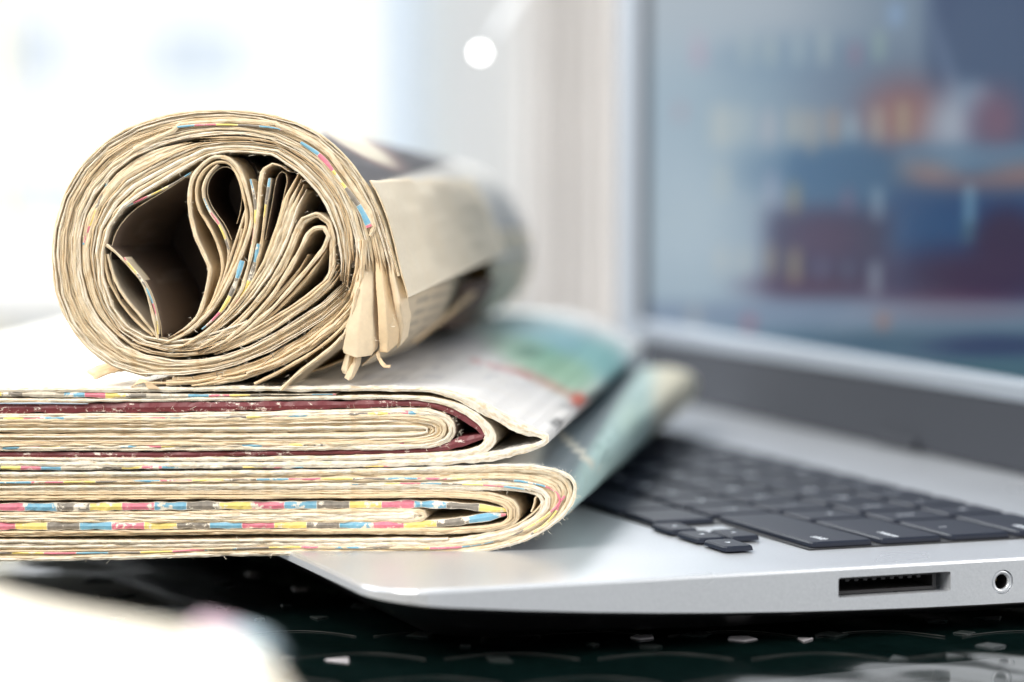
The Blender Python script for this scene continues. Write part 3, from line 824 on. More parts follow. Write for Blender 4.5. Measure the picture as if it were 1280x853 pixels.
low = empty('folded_newspaper', (-.06, .86, 0), 'lower folded newspaper lying directly on the laptop, with two bold rows of colour bars', 'newspaper', group='folded newspapers stacked on the laptop')
up = empty('folded_newspaper', (-.06, .88, .021), 'folded newspaper with a dark red page edge, resting between the lower newspaper and the roll', 'newspaper', group='folded newspapers stacked on the laptop')
def relative(parent):              # world-space meshes under an empty that has its own place
    parent_inv = parent.location.copy()
    for ch in list(C.objects):
        if ch.parent == parent and ch.type == 'MESH' and not ch.get('_rel'):
            ch.matrix_parent_inverse.identity(); ch.location = -parent_inv; ch['_rel'] = 1
XL = -300
G0 = [(XL, 591), (0, 591), (200, 590), (400, 588), (560, 584), (650, 580), (690, 584), (712, 592), (722, 606), (719, 626), (706, 645), (682, 664), (648, 679), (600, 689), (545, 694), (420, 692), (300, 693), (200, 696), (100, 699), (0, 700), (XL, 698)]
G1 = [(XL, 615), (0, 614), (300, 612), (560, 612), (640, 612), (672, 617), (684, 626), (684, 633), (672, 645), (650, 658), (600, 671), (540, 677), (400, 677), (200, 679), (0, 680), (XL, 680)]
G2 = [(XL, 615), (0, 614), (300, 613), (560, 613), (628, 618), (650, 630), (657, 643), (650, 654), (620, 663), (560, 667), (300, 667), (200, 669), (0, 671), (XL, 671)]
G3 = [(XL, 627), (0, 626), (300, 624), (560, 622), (612, 626), (636, 634), (644, 643), (640, 651), (618, 657), (575, 661), (300, 663), (0, 665), (XL, 665)]
nl = 8
bunch('sheet', G0, G1, nl, 5, LOW, .285, low, 21, cover=.93, skip=(0,))
sheet('colour_bar_sheet', [(XL, 604.5), (0, 603.5), (160, 602), (360, 599), (560, 598), (640, 600), (672, 605), (692, 612), (701, 622), (698, 636), (684, 654), (664, 668)], 2.8, LOW, .28, low, [M['sheet'], M['bars']], 406, front=-.0004, bar=(40.2, .56), rough=.1)
sheet('colour_bar_sheet', [(440, 605.5, 1), (500, 604, 1.6), (590, 605.5, 2), (640, 609, 2.4), (668, 614, 2)], 2, LOW, .28, low, [M['sheet'], M['bars']], 407, front=-.0003, bar=(-26, .3), rough=.1)
sheet('colour_bar_sheet', [(XL, 690), (0, 691), (100, 692), (200, 690), (257, 687), (345, 684), (460, 684.5), (541, 685.5), (580, 684), (621, 676), (655, 664), (690, 640), (706, 620)], 2.8, LOW, .28, low, [M['sheet'], M['bars']], 408, front=-.0004, bar=(-40.2, 10.83), rough=.1)
bunch('sheet', G2, G3, 5, 5, LOW, .283, low, 22, cover=.93, bars={})
o = sheet('cover_sheet', [(p[0]-(2 if 650 < p[0] else 0), p[1]+(2 if i < 8 else -.5)) for i, p in enumerate(G0)], 5.0, LOW, .29, low, [M['print'], M['edge_pale']], 400, front=-.0003, fn=print_lower, crumple=1.2, depths=FINE, step=5)
sheet('sheet', [(XL, 676), (0, 676), (120, 678), (300, 676), (500, 675), (560, 674)], 4.2, LOW, .28, low, [M['sheet'], M['edge_pale']], 401, front=-.0005)
# the two broad edges with colour bars
sheet('colour_bar_sheet', [(XL, 637, 9), (0, 634.5, 10), (120, 634, 11), (300, 632.5, 9.5), (500, 631, 9), (560, 631.5, 9), (600, 635, 9), (622, 638, 8), (638, 638, 4), (643, 642, 3)], 10, LOW, .28, low, [M['sheet'], M['bars']], 402, front=.0004, bar=(-40.6, 9.13), rough=.15)
sheet('colour_bar_sheet', [(XL, 661, 9), (0, 658.5, 9), (120, 658, 9.5), (300, 657, 9), (500, 657, 8.5), (560, 654.5, 9.5), (605, 647.5, 9.5), (622, 645, 6), (632, 644, 3)], 9, LOW, .28, low, [M['sheet'], M['bars']], 403, front=.0004, bar=(40.55, 2.16), rough=.15)
I0 = [(XL, 644), (0, 642), (300, 640), (480, 638), (530, 638.5), (545, 643), (543, 649), (525, 652), (480, 652), (300, 652.5), (0, 653), (XL, 654)]
I1 = [(XL, 648), (0, 647.5), (300, 646.5), (480, 645.2), (520, 645), (528, 645.6), (515, 646.4), (480, 646.6), (300, 647.5), (0, 648.5), (XL, 650)]
bunch('sheet', I0, I1, 3, 4, LOW, .28, low, 23, cover=.95)
# a little stray sheet bent up in the right-hand gap, and the dark slit above it
sheet('sheet', [(664, 640), (668, 630), (667, 624), (672, 620)], 2.2, LOW, .25, low, [M['sheet'], M['edge']], 404)
sheet('sheet', [(590, 672), (620, 666), (648, 656), (668, 641), (677, 630)], 2.2, LOW, .25, low, [M['sheet'], M['edge']], 405)
fibres(low, [G0[2:-2], G0[6:16], G1[2:-2]], 420, 5, LOW)

# --- upper newspaper
cov = [(XL, 487, 6), (0, 487.5, 6), (200, 487, 6), (360, 486, 6), (500, 486, 6.5), (540, 487, 7), (578, 497, 10), (608, 512, 15), (636, 528, 17), (660, 539, 13), (679, 544, 10), (684, 549, 9), (676, 556, 8), (650, 563, 10), (625, 569, 11), (600, 573, 12), (560, 577, 9), (500, 579, 7), (400, 581, 8), (200, 582, 7), (0, 579, 6), (XL, 577, 6)]
sheet('cover_sheet', cov, 7, UP, .335, up, [M['print'], M['edge_pale']], 410, front=-.0004, fn=print_upper, crumple=1.6, depths=FINE, step=5, rounds=2, rough=.5)
sheet('colour_bar_sheet', [(XL, 492, 6), (0, 492.5, 6.2), (60, 493.5, 6.5), (160, 494.5, 6), (230, 495, 4.5), (300, 494.5, 2.4), (345, 493.5, 1.4), (420, 493, 1.3)], 4, UP, .33, up, [M['sheet'], M['bars_gap']], 411, front=-.0002, bar=(25.85, 3.3), rough=.15)
sheet('sheet', [(XL, 500, 4.5), (0, 500.3, 4.5), (120, 501, 4), (340, 498.5, 5), (480, 496.5, 5), (530, 497.5, 6), (568, 506, 8.5), (594, 520, 10), (610, 536, 13), (614, 549, 15), (607, 560, 12), (594, 566, 8), (560, 569, 7), (500, 571, 6.5), (360, 574, 6), (200, 575, 5), (0, 573.5, 3.5), (XL, 572, 4)], 5, UP, .332, up, [M['sheet'], M['edge_pale']], 412, front=-.0001, rounds=2)
sheet('sheet', [(XL, 507, 1.6), (0, 504.2, 1.8), (60, 504, 2.4), (110, 505, .9)], 2, UP, .33, up, [M['plain'], simple('blue_grey_ink_edge', (.36, .45, .55), .6)], 413, front=-.0004)
MB = simple('maroon_ink_page', (.17, .03, .035), .5, noise_amt=.4, nscale=200)
sheet('maroon_sheet', [(XL, 511, 12), (0, 510.5, 12.5), (100, 510.5, 12.5), (200, 509, 12), (340, 508, 11), (460, 505.5, 9), (528, 504, 7), (560, 512, 7.5), (585, 525, 9), (603, 539, 8), (606, 545, 3)], 11, UP, .33, up, [MB, M['maroon']], 414, front=.0003, rough=.2, rounds=1)
sheet('maroon_sheet', [(604, 546, 5), (590, 549, 11), (572, 554, 12), (550, 561, 8), (520, 564.5, 5.5), (400, 566, 5.5), (200, 569, 6.5), (0, 569, 6), (XL, 568, 6)], 8, UP, .33, up, [MB, M['maroon']], 415, front=.0004, rough=.2)
B0 = [(XL, 518), (0, 517.5), (200, 517), (340, 515), (480, 511.5), (530, 510), (556, 515), (572, 527), (576, 539), (568, 551), (550, 559), (510, 561), (340, 562), (0, 564), (XL, 564)]
B1 = [(XL, 541), (0, 541), (340, 540), (500, 537.5), (530, 536), (540, 536), (541, 538), (536, 540), (500, 541), (340, 542.5), (0, 543), (XL, 543)]
bunch('sheet', B0, B1, 11, 3.2, UP, .33, up, 24, cover=.96, rough=.45)
sheet('colour_bar_sheet', [(XL, 524, 4), (0, 523.5, 4.4), (200, 522.5, 4.4), (340, 521, 4.4), (480, 517, 4.6), (520, 515.6, 4.4), (545, 518, 2.6), (553, 521, 1)], 4.4, UP, .33, up, [M['sheet'], M['bars_gap']], 416, front=-.00035, bar=(-25.3, 15.04), rough=.15)
sheet('colour_bar_sheet', [(XL, 561, 3.6), (0, 560.5, 3.6), (200, 558, 4), (340, 557, 4.2), (460, 555, 4.6), (520, 554, 4.4), (550, 551, 3), (562, 543, 1.4)], 4.4, UP, .33, up, [M['sheet'], M['bars_gap']], 417, front=-.00035, bar=(25.3, .17), rough=.15)
sheet('colour_bar_sheet', [(XL, 585, 5), (0, 584.5, 5), (80, 585.5, 5), (150, 584.5, 4.6), (235, 584, 3.6), (320, 584.5, 2.4), (420, 584, 1.6), (500, 583, 1.2)], 4, UP, .33, up, [M['sheet'], M['bars_gap']], 418, front=-.0003, bar=(-25.2, 14.95), rough=.1)
fibres(up, [cov[6:16], cov[2:7], B0[4:12], [(0, 576), (300, 578), (540, 577), (640, 566)], [(0, 514), (540, 508)]], 420, 6, UP)
# ------------------------------------------------------------------ the rolled newspaper
roll = empty('rolled_newspaper', (-.05, .88, .070), 'rolled up thick newspaper with crumpled inner pages, lying on top of the folded newspapers', 'newspaper')
RL = .325
def print_roll(x, y, d):
    c = (1, 1, 1)
    if d < .0025: return c
    edge = 230-(x-470)*.27
    dark = (1-sstep(edge-4, edge+2, y))*sstep(395, 425, x+(y-150)*.3)*(1-sstep(566, 574, x))
    c = over3(c, (104, 105, 114), dark*.95)
    c = over3(c, (70, 70, 80), dark*soft(x, y, 520, 195, 30, 12, .8, .3)*.8)
    c = over3(c, (150, 150, 158), dark*(.5+.5*noise.noise(Vector((x*.07, y*.12, 1))))*.45)
    c = over3(c, (176, 150, 150), dark*soft(x, y, 455, 184, 56, 13, .35, .50)*.8)
    c = over3(c, (255, 250, 236), dark*soft(x, y, 447, 181, 50, 9, .35, .50))
    far = sstep(612, 628, x)
    c = over3(c, (176, 180, 190), far*(.15+.4*(1 if noise.noise(Vector((x*.05, y*.09, 4))) > -.1 else 0)))
    return c
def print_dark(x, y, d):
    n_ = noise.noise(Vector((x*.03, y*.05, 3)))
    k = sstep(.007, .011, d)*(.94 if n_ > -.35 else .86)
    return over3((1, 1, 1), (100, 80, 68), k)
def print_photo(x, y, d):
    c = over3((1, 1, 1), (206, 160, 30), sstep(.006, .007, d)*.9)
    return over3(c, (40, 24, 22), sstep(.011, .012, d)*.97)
# --- outer ring, from lower left over the top to the right-hand side
A_out = [(438, 372), (410, 396), (372, 420), (336, 441), (300, 455), (262, 465), (225, 469), (195, 470), (167, 467), (135, 455), (107, 432), (85, 402), (72, 370), (66, 330), (68, 290), (78, 255), (90, 225), (113, 197), (143, 170), (183, 153), (230, 141), (290, 139), (352, 147), (388, 162), (413, 178), (440, 206), (461, 238), (477, 275), (489, 318), (497, 345)]
A_in = [(430, 352), (404, 378), (366, 402), (332, 424), (300, 440), (262, 449), (230, 451), (200, 450), (168, 440), (138, 420), (115, 388), (103, 352), (99, 310), (104, 275), (118, 245), (138, 220), (160, 201), (190, 186), (225, 175), (275, 168), (320, 169), (360, 182), (388, 200), (412, 222), (430, 252), (441, 285), (446, 315), (446, 335)]
bunch('sheet', A_out, A_in, 12, 5, ROLL, RL, roll, 31, cover=.80, rough=.12, ends=0, front=.0006, K=29, kj=7, rounds=0, taper=26)
# sheets that carry their colour bars only over the top right and the left
sheet('sheet', [(168, 187), (180, 180), (218, 163), (225, 155, 5), (290, 151, 6), (345, 154, 6), (346, 156, 6), (388, 175, 6), (412, 192, 6), (440, 232, 6), (460, 262, 7), (468, 285, 7), (463, 295, 5)], 5.5, ROLL, RL, roll, [M['sheet'], M['edge']], 420, front=-.0008, rounds=0)
sheet('colour_bar_sheet', [(222, 159, 2.4), (250, 156, 2.6), (300, 156, 2.6), (345, 160, 2), (352, 163, 1.5)], 2.4, ROLL, .007, roll, [M['sheet'], M['bars']], 421, front=-.0011, bar=(27, .2), rough=.1)
sheet('colour_bar_sheet', [(376, 178, 4), (402, 195, 6), (420, 218, 4), (436, 240, 5), (452, 262, 7), (462, 284, 9)], 5, ROLL, .007, roll, [M['sheet'], M['bars']], 422, front=-.0011, bar=(27, .0), rough=.1)
# grey inner page of the ring showing between the two rings
sheet('grey_sheet', [(205, 180, 3), (255, 167, 5), (320, 166, 7), (352, 176, 8), (385, 198, 9), (412, 226, 9), (431, 262, 8), (440, 300, 6), (440, 335, 4)], 6, ROLL, RL, roll, [M['sheet'], simple('grey_inked_edge', (.33, .29, .25), .7, noise_amt=.4, nscale=300)], 423, front=.0016)
# --- second ring
B_out = [(345, 402), (300, 421), (260, 436), (225, 441), (195, 439), (165, 428), (141, 408), (123, 375), (113, 340), (112, 305), (120, 270), (140, 239), (163, 216), (190, 205), (225, 187), (257, 177), (300, 175), (345, 180), (370, 192), (392, 210), (414, 234), (429, 262), (437, 295), (439, 333), (434, 360)]
B_in = [(330, 392), (290, 408), (250, 421), (220, 426), (196, 425), (170, 416), (150, 399), (136, 372), (128, 340), (130, 305), (139, 280), (160, 256), (190, 238), (222, 218), (240, 205), (262, 192), (300, 190), (345, 196), (368, 212), (392, 236), (408, 260), (420, 290), (426, 320), (425, 350)]
bunch('sheet', B_out, B_in, 6, 4.4, ROLL, RL, roll, 32, cover=.8, rough=.12, ends=0, front=.0006, K=25, kj=6, rounds=0, taper=30)
sheet('colour_bar_sheet', [(150, 262, 1.5), (175, 250, 2.4), (190, 243, 2.6), (215, 231, 2.6), (238, 216, 2)], 2.4, ROLL, .007, roll, [M['sheet'], M['bars']], 424, front=.0002, bar=(24, .25), rough=.1)
sheet('colour_bar_sheet', [(134, 222, 4), (130, 240, 5), (120, 262, 5), (111, 282, 4.5), (104, 306, 3)], 4.5, ROLL, .007, roll, [M['sheet'], M['bars']], 426, front=.0002, bar=(-22, .95), rough=.1)
GA = [(345, 410), (300, 430), (262, 443), (225, 447), (200, 446), (168, 436), (140, 416), (117, 385), (105, 350), (101, 310), (106, 276), (121, 246), (142, 221), (164, 203), (192, 188), (228, 178)]
GB = [(345, 404), (300, 423), (262, 438), (225, 442), (196, 441), (165, 430), (141, 410), (122, 377), (112, 342), (110, 306), (117, 271), (137, 240), (160, 217), (188, 205), (224, 188), (256, 178)]
bunch('sheet', GA, GB, 3, 4, ROLL, RL, roll, 36, cover=.72, rough=.12, front=.0003, K=24, kj=5, rounds=0, taper=40)
GC = [(250, 170), (300, 170), (335, 174), (366, 186), (392, 203), (416, 226), (432, 256), (440, 290), (443, 325)]
GD = [(250, 177), (300, 174), (342, 179), (369, 191), (391, 209), (412, 232), (429, 262), (437, 295), (439, 330)]
bunch('sheet', GC, GD, 2, 4, ROLL, RL, roll, 37, cover=.7, rough=.12, front=.0003, K=16, kj=4, rounds=0, taper=30)
# --- small pointed pocket at left
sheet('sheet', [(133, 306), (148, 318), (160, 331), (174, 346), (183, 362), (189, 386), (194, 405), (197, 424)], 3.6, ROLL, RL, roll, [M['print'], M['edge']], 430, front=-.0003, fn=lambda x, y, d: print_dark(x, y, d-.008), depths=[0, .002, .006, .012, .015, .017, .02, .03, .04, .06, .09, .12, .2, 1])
sheet('colour_bar_sheet', [(155, 322, 1.6), (164, 334, 3.2), (176, 348, 3.2), (186, 366, 2.6), (193, 384, 1.8), (197, 402, 1.4), (198, 418, 1)], 2.6, ROLL, .007, roll, [M['sheet'], M['bars']], 431, front=-.0006, bar=(21, 1.75), rough=.1)
sheet('sheet', [(134, 318), (140, 343), (152, 368), (172, 392), (190, 414), (198, 424)], 3, ROLL, RL, roll, [M['sheet'], M['edge']], 432)
sheet('sheet', [(129, 308), (132, 345), (146, 374), (166, 400), (190, 420)], 2.6, ROLL, RL, roll, [M['sheet'], M['tan']], 433, front=.0004)
# --- teardrop loop
T1 = [(198, 432), (228, 420), (250, 403), (272, 378), (288, 350), (300, 322), (310, 296), (316, 272), (311, 248), (303, 220), (293, 204), (281, 196), (266, 196), (250, 208), (238, 226), (236, 262), (243, 293), (252, 312), (262, 334), (263, 340), (256, 372), (249, 394), (236, 408), (212, 422)]
sheet('sheet', T1, 4.4, ROLL, RL, roll, [M['sheet'], M['edge']], 434, front=-.0005, rough=.25, taper=40)
sheet('sheet', [(208, 429), (238, 413), (262, 388), (278, 360), (292, 330), (303, 300), (309, 272), (305, 245), (300, 226), (292, 210), (283, 202), (268, 203), (254, 213), (244, 230), (246, 260), (262, 283), (270, 300), (277, 322), (278, 338), (270, 366), (260, 388)], 3.2, ROLL, RL, roll, [M['sheet'], M['tan']], 435, front=-.0002)
sheet('sheet', [(272, 206), (258, 220), (252, 243), (262, 266), (278, 286), (285, 306), (286, 325), (276, 358), (262, 384)], 3.2, ROLL, RL, roll, [M['sheet'], M['edge']], 436)
sheet('sheet', [(307, 262), (298, 290), (289, 316), (284, 335), (275, 360)], 2.6, ROLL, RL, roll, [M['sheet'], M['edge']], 437)
sheet('sheet', [(302, 286), (296, 312), (286, 340), (268, 374), (246, 400)], 2.6, ROLL, RL, roll, [M['sheet'], M['edge']], 4371, front=.0003)
sheet('colour_bar_sheet', [(255, 248, 1.4), (261, 263, 2.4), (271, 275, 2.6), (280, 293, 2.8), (286, 312, 2.6)], 2.6, ROLL, .007, roll, [M['sheet'], M['bars']], 438, front=-.0005, bar=(20, .1), rough=.1)
sheet('colour_bar_sheet', [(313, 224, 2), (317, 240, 3.4), (320, 262, 3.4), (319, 285, 2.6), (314, 305, 1.6)], 3, ROLL, .007, roll, [M['sheet'], M['bars']], 440, front=-.0003, bar=(-23, .7), rough=.1)
sheet('colour_bar_sheet', [(303, 326, 6), (296, 350, 6), (287, 372, 5), (276, 390, 4), (262, 404, 2.6), (252, 412, 1.5)], 5, ROLL, .007, roll, [M['sheet'], M['bars']], 441, front=-.0004, bar=(-24, .95), rough=.1)
# --- second fold and its neighbours, sweeping down into the bottom of the ring
F2 = [(362, 215), (350, 207), (340, 205), (328, 213), (325, 232), (323, 262), (318, 295), (311, 330), (302, 362), (284, 390), (258, 415), (230, 432), (205, 438)]
sheet('sheet', F2, 4.2, ROLL, RL, roll, [M['sheet'], M['edge']], 442, front=-.0004, taper=40, rounds=0)
sheet('sheet', [(337, 222), (333, 250), (328, 290), (322, 325), (312, 352), (296, 380), (270, 408), (240, 430), (214, 438)], 3.4, ROLL, RL, roll, [M['sheet'], M['tan']], 443, front=.0003, taper=40)
sheet('colour_bar_sheet', [(337, 223, 3), (335, 240, 3.4), (332, 256, 3), (330, 272, 1.4)], 3, ROLL, .007, roll, [M['sheet'], M['bars']], 444, front=-.0004, bar=(-22, .5), rough=.1)
sheet('colour_bar_sheet', [(323, 305, 4), (319, 325, 6.5), (314, 346, 6), (305, 366, 4), (293, 384, 2)], 5, ROLL, .007, roll, [M['sheet'], M['bars']], 445, front=-.0002, bar=(-24, .98), rough=.1)
D1 = [(372, 214), (366, 224), (354, 250), (348, 276), (336, 306), (325, 335), (308, 362), (284, 394), (252, 420), (222, 436)]
D2 = [(384, 240), (373, 262), (364, 288), (356, 312), (343, 338), (322, 366), (296, 394), (262, 422), (228, 440)]
bunch('sheet', D1, D2, 4, 4, ROLL, RL, roll, 33, cover=.78, rough=.15, front=.0006, K=10, kj=6, rounds=0, taper=40)
# scroll
S1 = [(232, 441), (262, 426), (296, 400), (322, 372), (345, 338), (360, 308), (368, 286), (373, 273), (383, 267), (395, 264), (410, 270), (418, 284), (419, 314), (418, 346), (402, 368), (372, 392), (338, 416), (300, 434), (270, 444)]
S2 = [(240, 443), (270, 428), (302, 404), (330, 374), (354, 340), (367, 312), (374, 290), (381, 277), (394, 271), (405, 274), (412, 286), (413, 314), (411, 342), (396, 362), (366, 386), (334, 410), (300, 429), (266, 443)]
bunch('sheet', S1, S2, 2, 4.2, ROLL, RL, roll, 34, cover=.86, rough=.15, front=.0004, K=26, kj=1, rounds=0, taper=40)
Q1 = [(252, 442), (282, 426), (314, 400), (340, 370), (362, 336), (376, 310), (385, 292), (392, 286), (404, 284), (411, 294), (405, 310), (386, 334), (362, 362), (338, 388), (310, 412), (276, 434)]
sheet('sheet', Q1, 5.0, ROLL, RL, roll, [M['sheet'], M['edge']], 446, front=-.0008, taper=50, rounds=0)
sheet('sheet', [(262, 440), (292, 422), (322, 396), (350, 366), (372, 340), (384, 318)], 4, ROLL, RL, roll, [M['sheet'], M['edge']], 447, front=.0006, taper=40)
sheet('sheet', [(408, 312), (396, 332), (374, 358), (350, 384), (322, 408), (290, 430)], 3.4, ROLL, RL, roll, [M['sheet'], M['tan']], 448, front=.0002, taper=40)
E1 = [(419, 325), (411, 345), (390, 364), (352, 390), (316, 411), (280, 428), (246, 440)]
E2 = [(429, 342), (406, 371), (367, 396), (332, 418), (290, 435), (250, 444)]
bunch('sheet', E1, E2, 4, 4.2, ROLL, RL, roll, 35, cover=.86, rough=.15, front=.0006, K=9, kj=5, rounds=0, taper=40)
# --- tattered page ends fanning out at the bottom
E3 = [(446, 300), (445, 335), (436, 364), (412, 393), (378, 421), (336, 445), (290, 462), (240, 472), (196, 474), (170, 472)]
E4 = [(458, 300), (455, 350), (446, 386), (424, 410), (390, 436), (350, 458), (305, 474), (255, 483), (205, 487), (168, 486)]
rnd = random.Random(5)
K = 50; a = resample_n([(p[0], p[1], 0) for p in E3], K); b = resample_n([(p[0], p[1], 0) for p in E4], K)
for j in range(8):
    t = (j+.5)/8; end = K-int(rnd.uniform(0, 4)+(7-j)*.6 if j < 5 else rnd.uniform(0, 20))
    pts = [(a[k].lerp(b[k], t).x, a[k].lerp(b[k], t).y, 3.5*(1+.25*math.sin(k*.6+j))) for k in range(end)]
    sheet('sheet', pts, 3.5, ROLL, RL*.97, roll, [M['sheet'], M['edge'] if j % 3 else M['tan']], 460+j, front=rnd.uniform(-.0014, .0008), jit=.0003, rough=.7)
E5 = [(447, 360), (436, 412), (420, 430), (400, 446), (378, 462), (362, 476), (352, 487)]
sheet('sheet', E5, 4.6, ROLL, RL*.9, roll, [M['sheet'], M['edge']], 470, front=-.0018, jit=.0003)
sheet('sheet', [(452, 350), (441, 396), (420, 419), (392, 440), (352, 464), (318, 480)], 4, ROLL, RL*.9, roll, [M['sheet'], M['tan']], 471, front=-.0008, jit=.0003)
sheet('sheet', [(448, 340), (438, 385), (412, 409), (380, 430), (340, 452), (292, 470), (262, 478)], 3.4, ROLL, RL*.9, roll, [M['sheet'], M['edge']], 472, front=.0004, jit=.0003)

def flap(name, rows, mats, thick=.00022, label=None, lin_=False, nz=1.0):
    """a page corner hanging free: rows of (px, py, depth) points, each row from one side to the other"""
    bm = bmesh.new(); g = []
    for r in rows:
        P = [Vector(p) for p in r]; Q = [P[0]]
        m_ = 10
        # quadratic/cubic smoothing over the row
        def cr(i, t):
            if lin_: return P[i].lerp(P[i+1], t)
            p0 = P[max(0, i-1)]; p1 = P[i]; p2 = P[min(len(P)-1, i+1)]; p3 = P[min(len(P)-1, i+2)]
            return .5*((2*p1)+(p2-p0)*t+(2*p0-5*p1+4*p2-p3)*t*t+(3*p1-p0-3*p2+p3)*t**3)
        Q = [cr(i, k/m_) for i in range(len(P)-1) for k in range(m_)]+[P[-1]]
        g.append(Q)
    n = len(g[0]); R = []
    mm = 8
    def cr2(c, i, t):
        if lin_: return c[i].lerp(c[i+1], t)
        p0 = c[max(0, i-1)]; p1 = c[i]; p2 = c[min(len(c)-1, i+1)]; p3 = c[min(len(c)-1, i+2)]
        return .5*((2*p1)+(p2-p0)*t+(2*p0-5*p1+4*p2-p3)*t*t+(3*p1-p0-3*p2+p3)*t**3)
    cols = [[g[i][j] for i in range(len(g))] for j in range(n)]
    fine = [[cr2(c, i, k/mm) for i in range(len(c)-1) for k in range(mm)]+[c[-1]] for c in cols]
    uv = bm.loops.layers.uv.new('UVMap')
    sd = random.random()*50
    V = [[bm.verts.new(ROLL(p.x+nz*noise.noise(Vector((p.x*.16, p.y*.16, sd))), p.y+nz*noise.noise(Vector((p.y*.3, p.x*.3, sd+9))), p.z+.0007*nz*noise.noise(Vector((p.x*.09, p.y*.05, sd))))) for p in c] for c in fine]
    for i in range(len(V)-1):
        for j in range(len(V[0])-1):
            f = bm.faces.new((V[i][j], V[i+1][j], V[i+1][j+1], V[i][j+1])); f.smooth = True
            for l_ in f.loops: l_[uv].uv = (l_.vert.co.x, l_.vert.co.y)
    o = obj(name, bm_mesh(name, bm), mats, roll, label)
    md = o.modifiers.new('Solidify', 'SOLIDIFY'); md.thickness = thick; md.offset = 0
    return o
# hanging page corners at the right of the roll
FL = dict(lin_=True, nz=.45)
flap('page_flap', [[(447, 330, .001), (442, 372, -.001), (434, 412, -.002), (429, 436, -.002), (431, 441, -.002)], [(455, 318, .001), (452, 368, -.0015), (448, 414, -.003), (446, 440, -.003), (446, 446, -.003)], [(464, 308, .003), (466, 360, .000), (466, 410, -.001), (466, 436, -.001), (464, 444, -.001)], [(469, 304, .006), (471, 358, .003), (472, 404, .002), (472, 426, .002), (470, 436, .002)]], M['edge'], **FL)
flap('page_flap', [[(468, 305, .002), (470, 350, .000), (473, 392, -.001), (474, 424, .000), (474, 440, .001)], [(474, 302, .002), (478, 348, -.001), (483, 390, -.002), (485, 422, -.001), (484, 441, .000)], [(480, 300, .006), (487, 346, .003), (495, 388, .002), (498, 412, .003), (495, 430, .004)]], M['tan'], **FL)
flap('page_flap', [[(480, 300, .003), (486, 345, .001), (493, 384, .001), (496, 414, .003), (492, 438, .005)], [(485, 298, .002), (492, 342, -.0005), (500, 380, -.001), (503, 408, .002), (497, 434, .004)], [(490, 300, .006), (499, 340, .004), (507, 372, .003), (509, 396, .006), (502, 424, .010)]], M['edge'], **FL)
flap('page_flap', [[(452, 330, .004), (447, 378, .003), (440, 420, .003), (436, 446, .003)], [(458, 326, .003), (455, 376, .001), (450, 420, .001), (447, 450, .002)]], M['plain'], **FL)
flap('page_flap', [[(434, 428, .003), (430, 446, .002), (426, 462, .001), (428, 467, .001)], [(438, 430, .001), (436, 448, .000), (433, 464, -.001), (434, 468, -.001)], [(443, 432, .003), (442, 450, .002), (440, 466, .001), (438, 470, .001)]], M['plain'], **FL)
flap('torn_strip', [[(443, 440, .002), (440, 454, .001), (434, 466, -.001), (431, 472, -.001)], [(447, 441, .000), (444, 456, -.001), (439, 470, -.002), (436, 475, -.002)], [(451, 442, .002), (449, 456, .001), (444, 468, .000), (441, 473, .000)]], M['edge'], **FL)
flap('torn_strip', [[(471, 441, .000), (473, 450, -.001), (480, 458, -.002), (488, 460, -.001)], [(473, 440, .001), (476, 448, .000), (482, 455, -.001), (489, 457, .000)]], M['tan'])
# curled-up corner at lower left
flap('page_flap', [[(105, 467, .002), (112, 470, .001), (120, 474, .000), (126, 468, .002)], [(107, 462, .004), (120, 464, .002), (134, 466, .002), (150, 465, .004)], [(112, 458, .020), (130, 460, .016), (150, 462, .014), (175, 464, .012)]], M['tan'])
flap('page_flap', [[(165, 484, -.001), (172, 480, -.001), (181, 479, -.001), (186, 486, -.001)], [(175, 474, .000), (185, 476, -.001), (192, 480, -.001), (200, 486, -.001)]], M['tan'])

sheet('inner_page_or_plug', [(208, 424), (190, 420), (172, 408), (154, 388), (142, 362), (137, 338), (136, 312), (144, 286), (164, 263), (192, 246), (222, 228), (240, 214)], 1.2, ROLL, RL, roll, [M['print'], M['edge']], 490, front=.0012, fn=print_dark, depths=[0, .002, .006, .0085, .011, .015, .02, .03, .04, .06, .09, .12, .2, 1])
sheet('inner_page_or_plug', [(201, 422), (198, 400), (192, 378), (184, 358), (172, 342), (156, 328)], 1.0, ROLL, RL, roll, [M['print'], M['edge']], 491, front=.0012, fn=print_dark, depths=[0, .002, .006, .0085, .011, .015, .02, .03, .04, .06, .09, .12, .2, 1])
sheet('inner_page_or_plug', [(288, 300), (281, 282), (268, 266), (257, 246), (259, 226), (270, 211), (284, 207), (295, 218), (302, 236), (301, 256), (295, 280)], 1.0, ROLL, RL, roll, [M['print'], M['edge']], 492, front=.001, fn=print_photo, depths=[0, .002, .0055, .0062, .0072, .0105, .0115, .0125, .02, .04, .1, 1])
sheet('inner_page_or_plug', [(330, 300), (338, 260), (343, 226), (350, 212), (360, 220), (352, 250), (345, 280)], 1.0, ROLL, RL, roll, [M['print'], M['edge']], 493, front=.001, fn=print_dark, depths=[0, .002, .006, .0085, .011, .015, .02, .03, .04, .06, .09, .12, .2, 1])
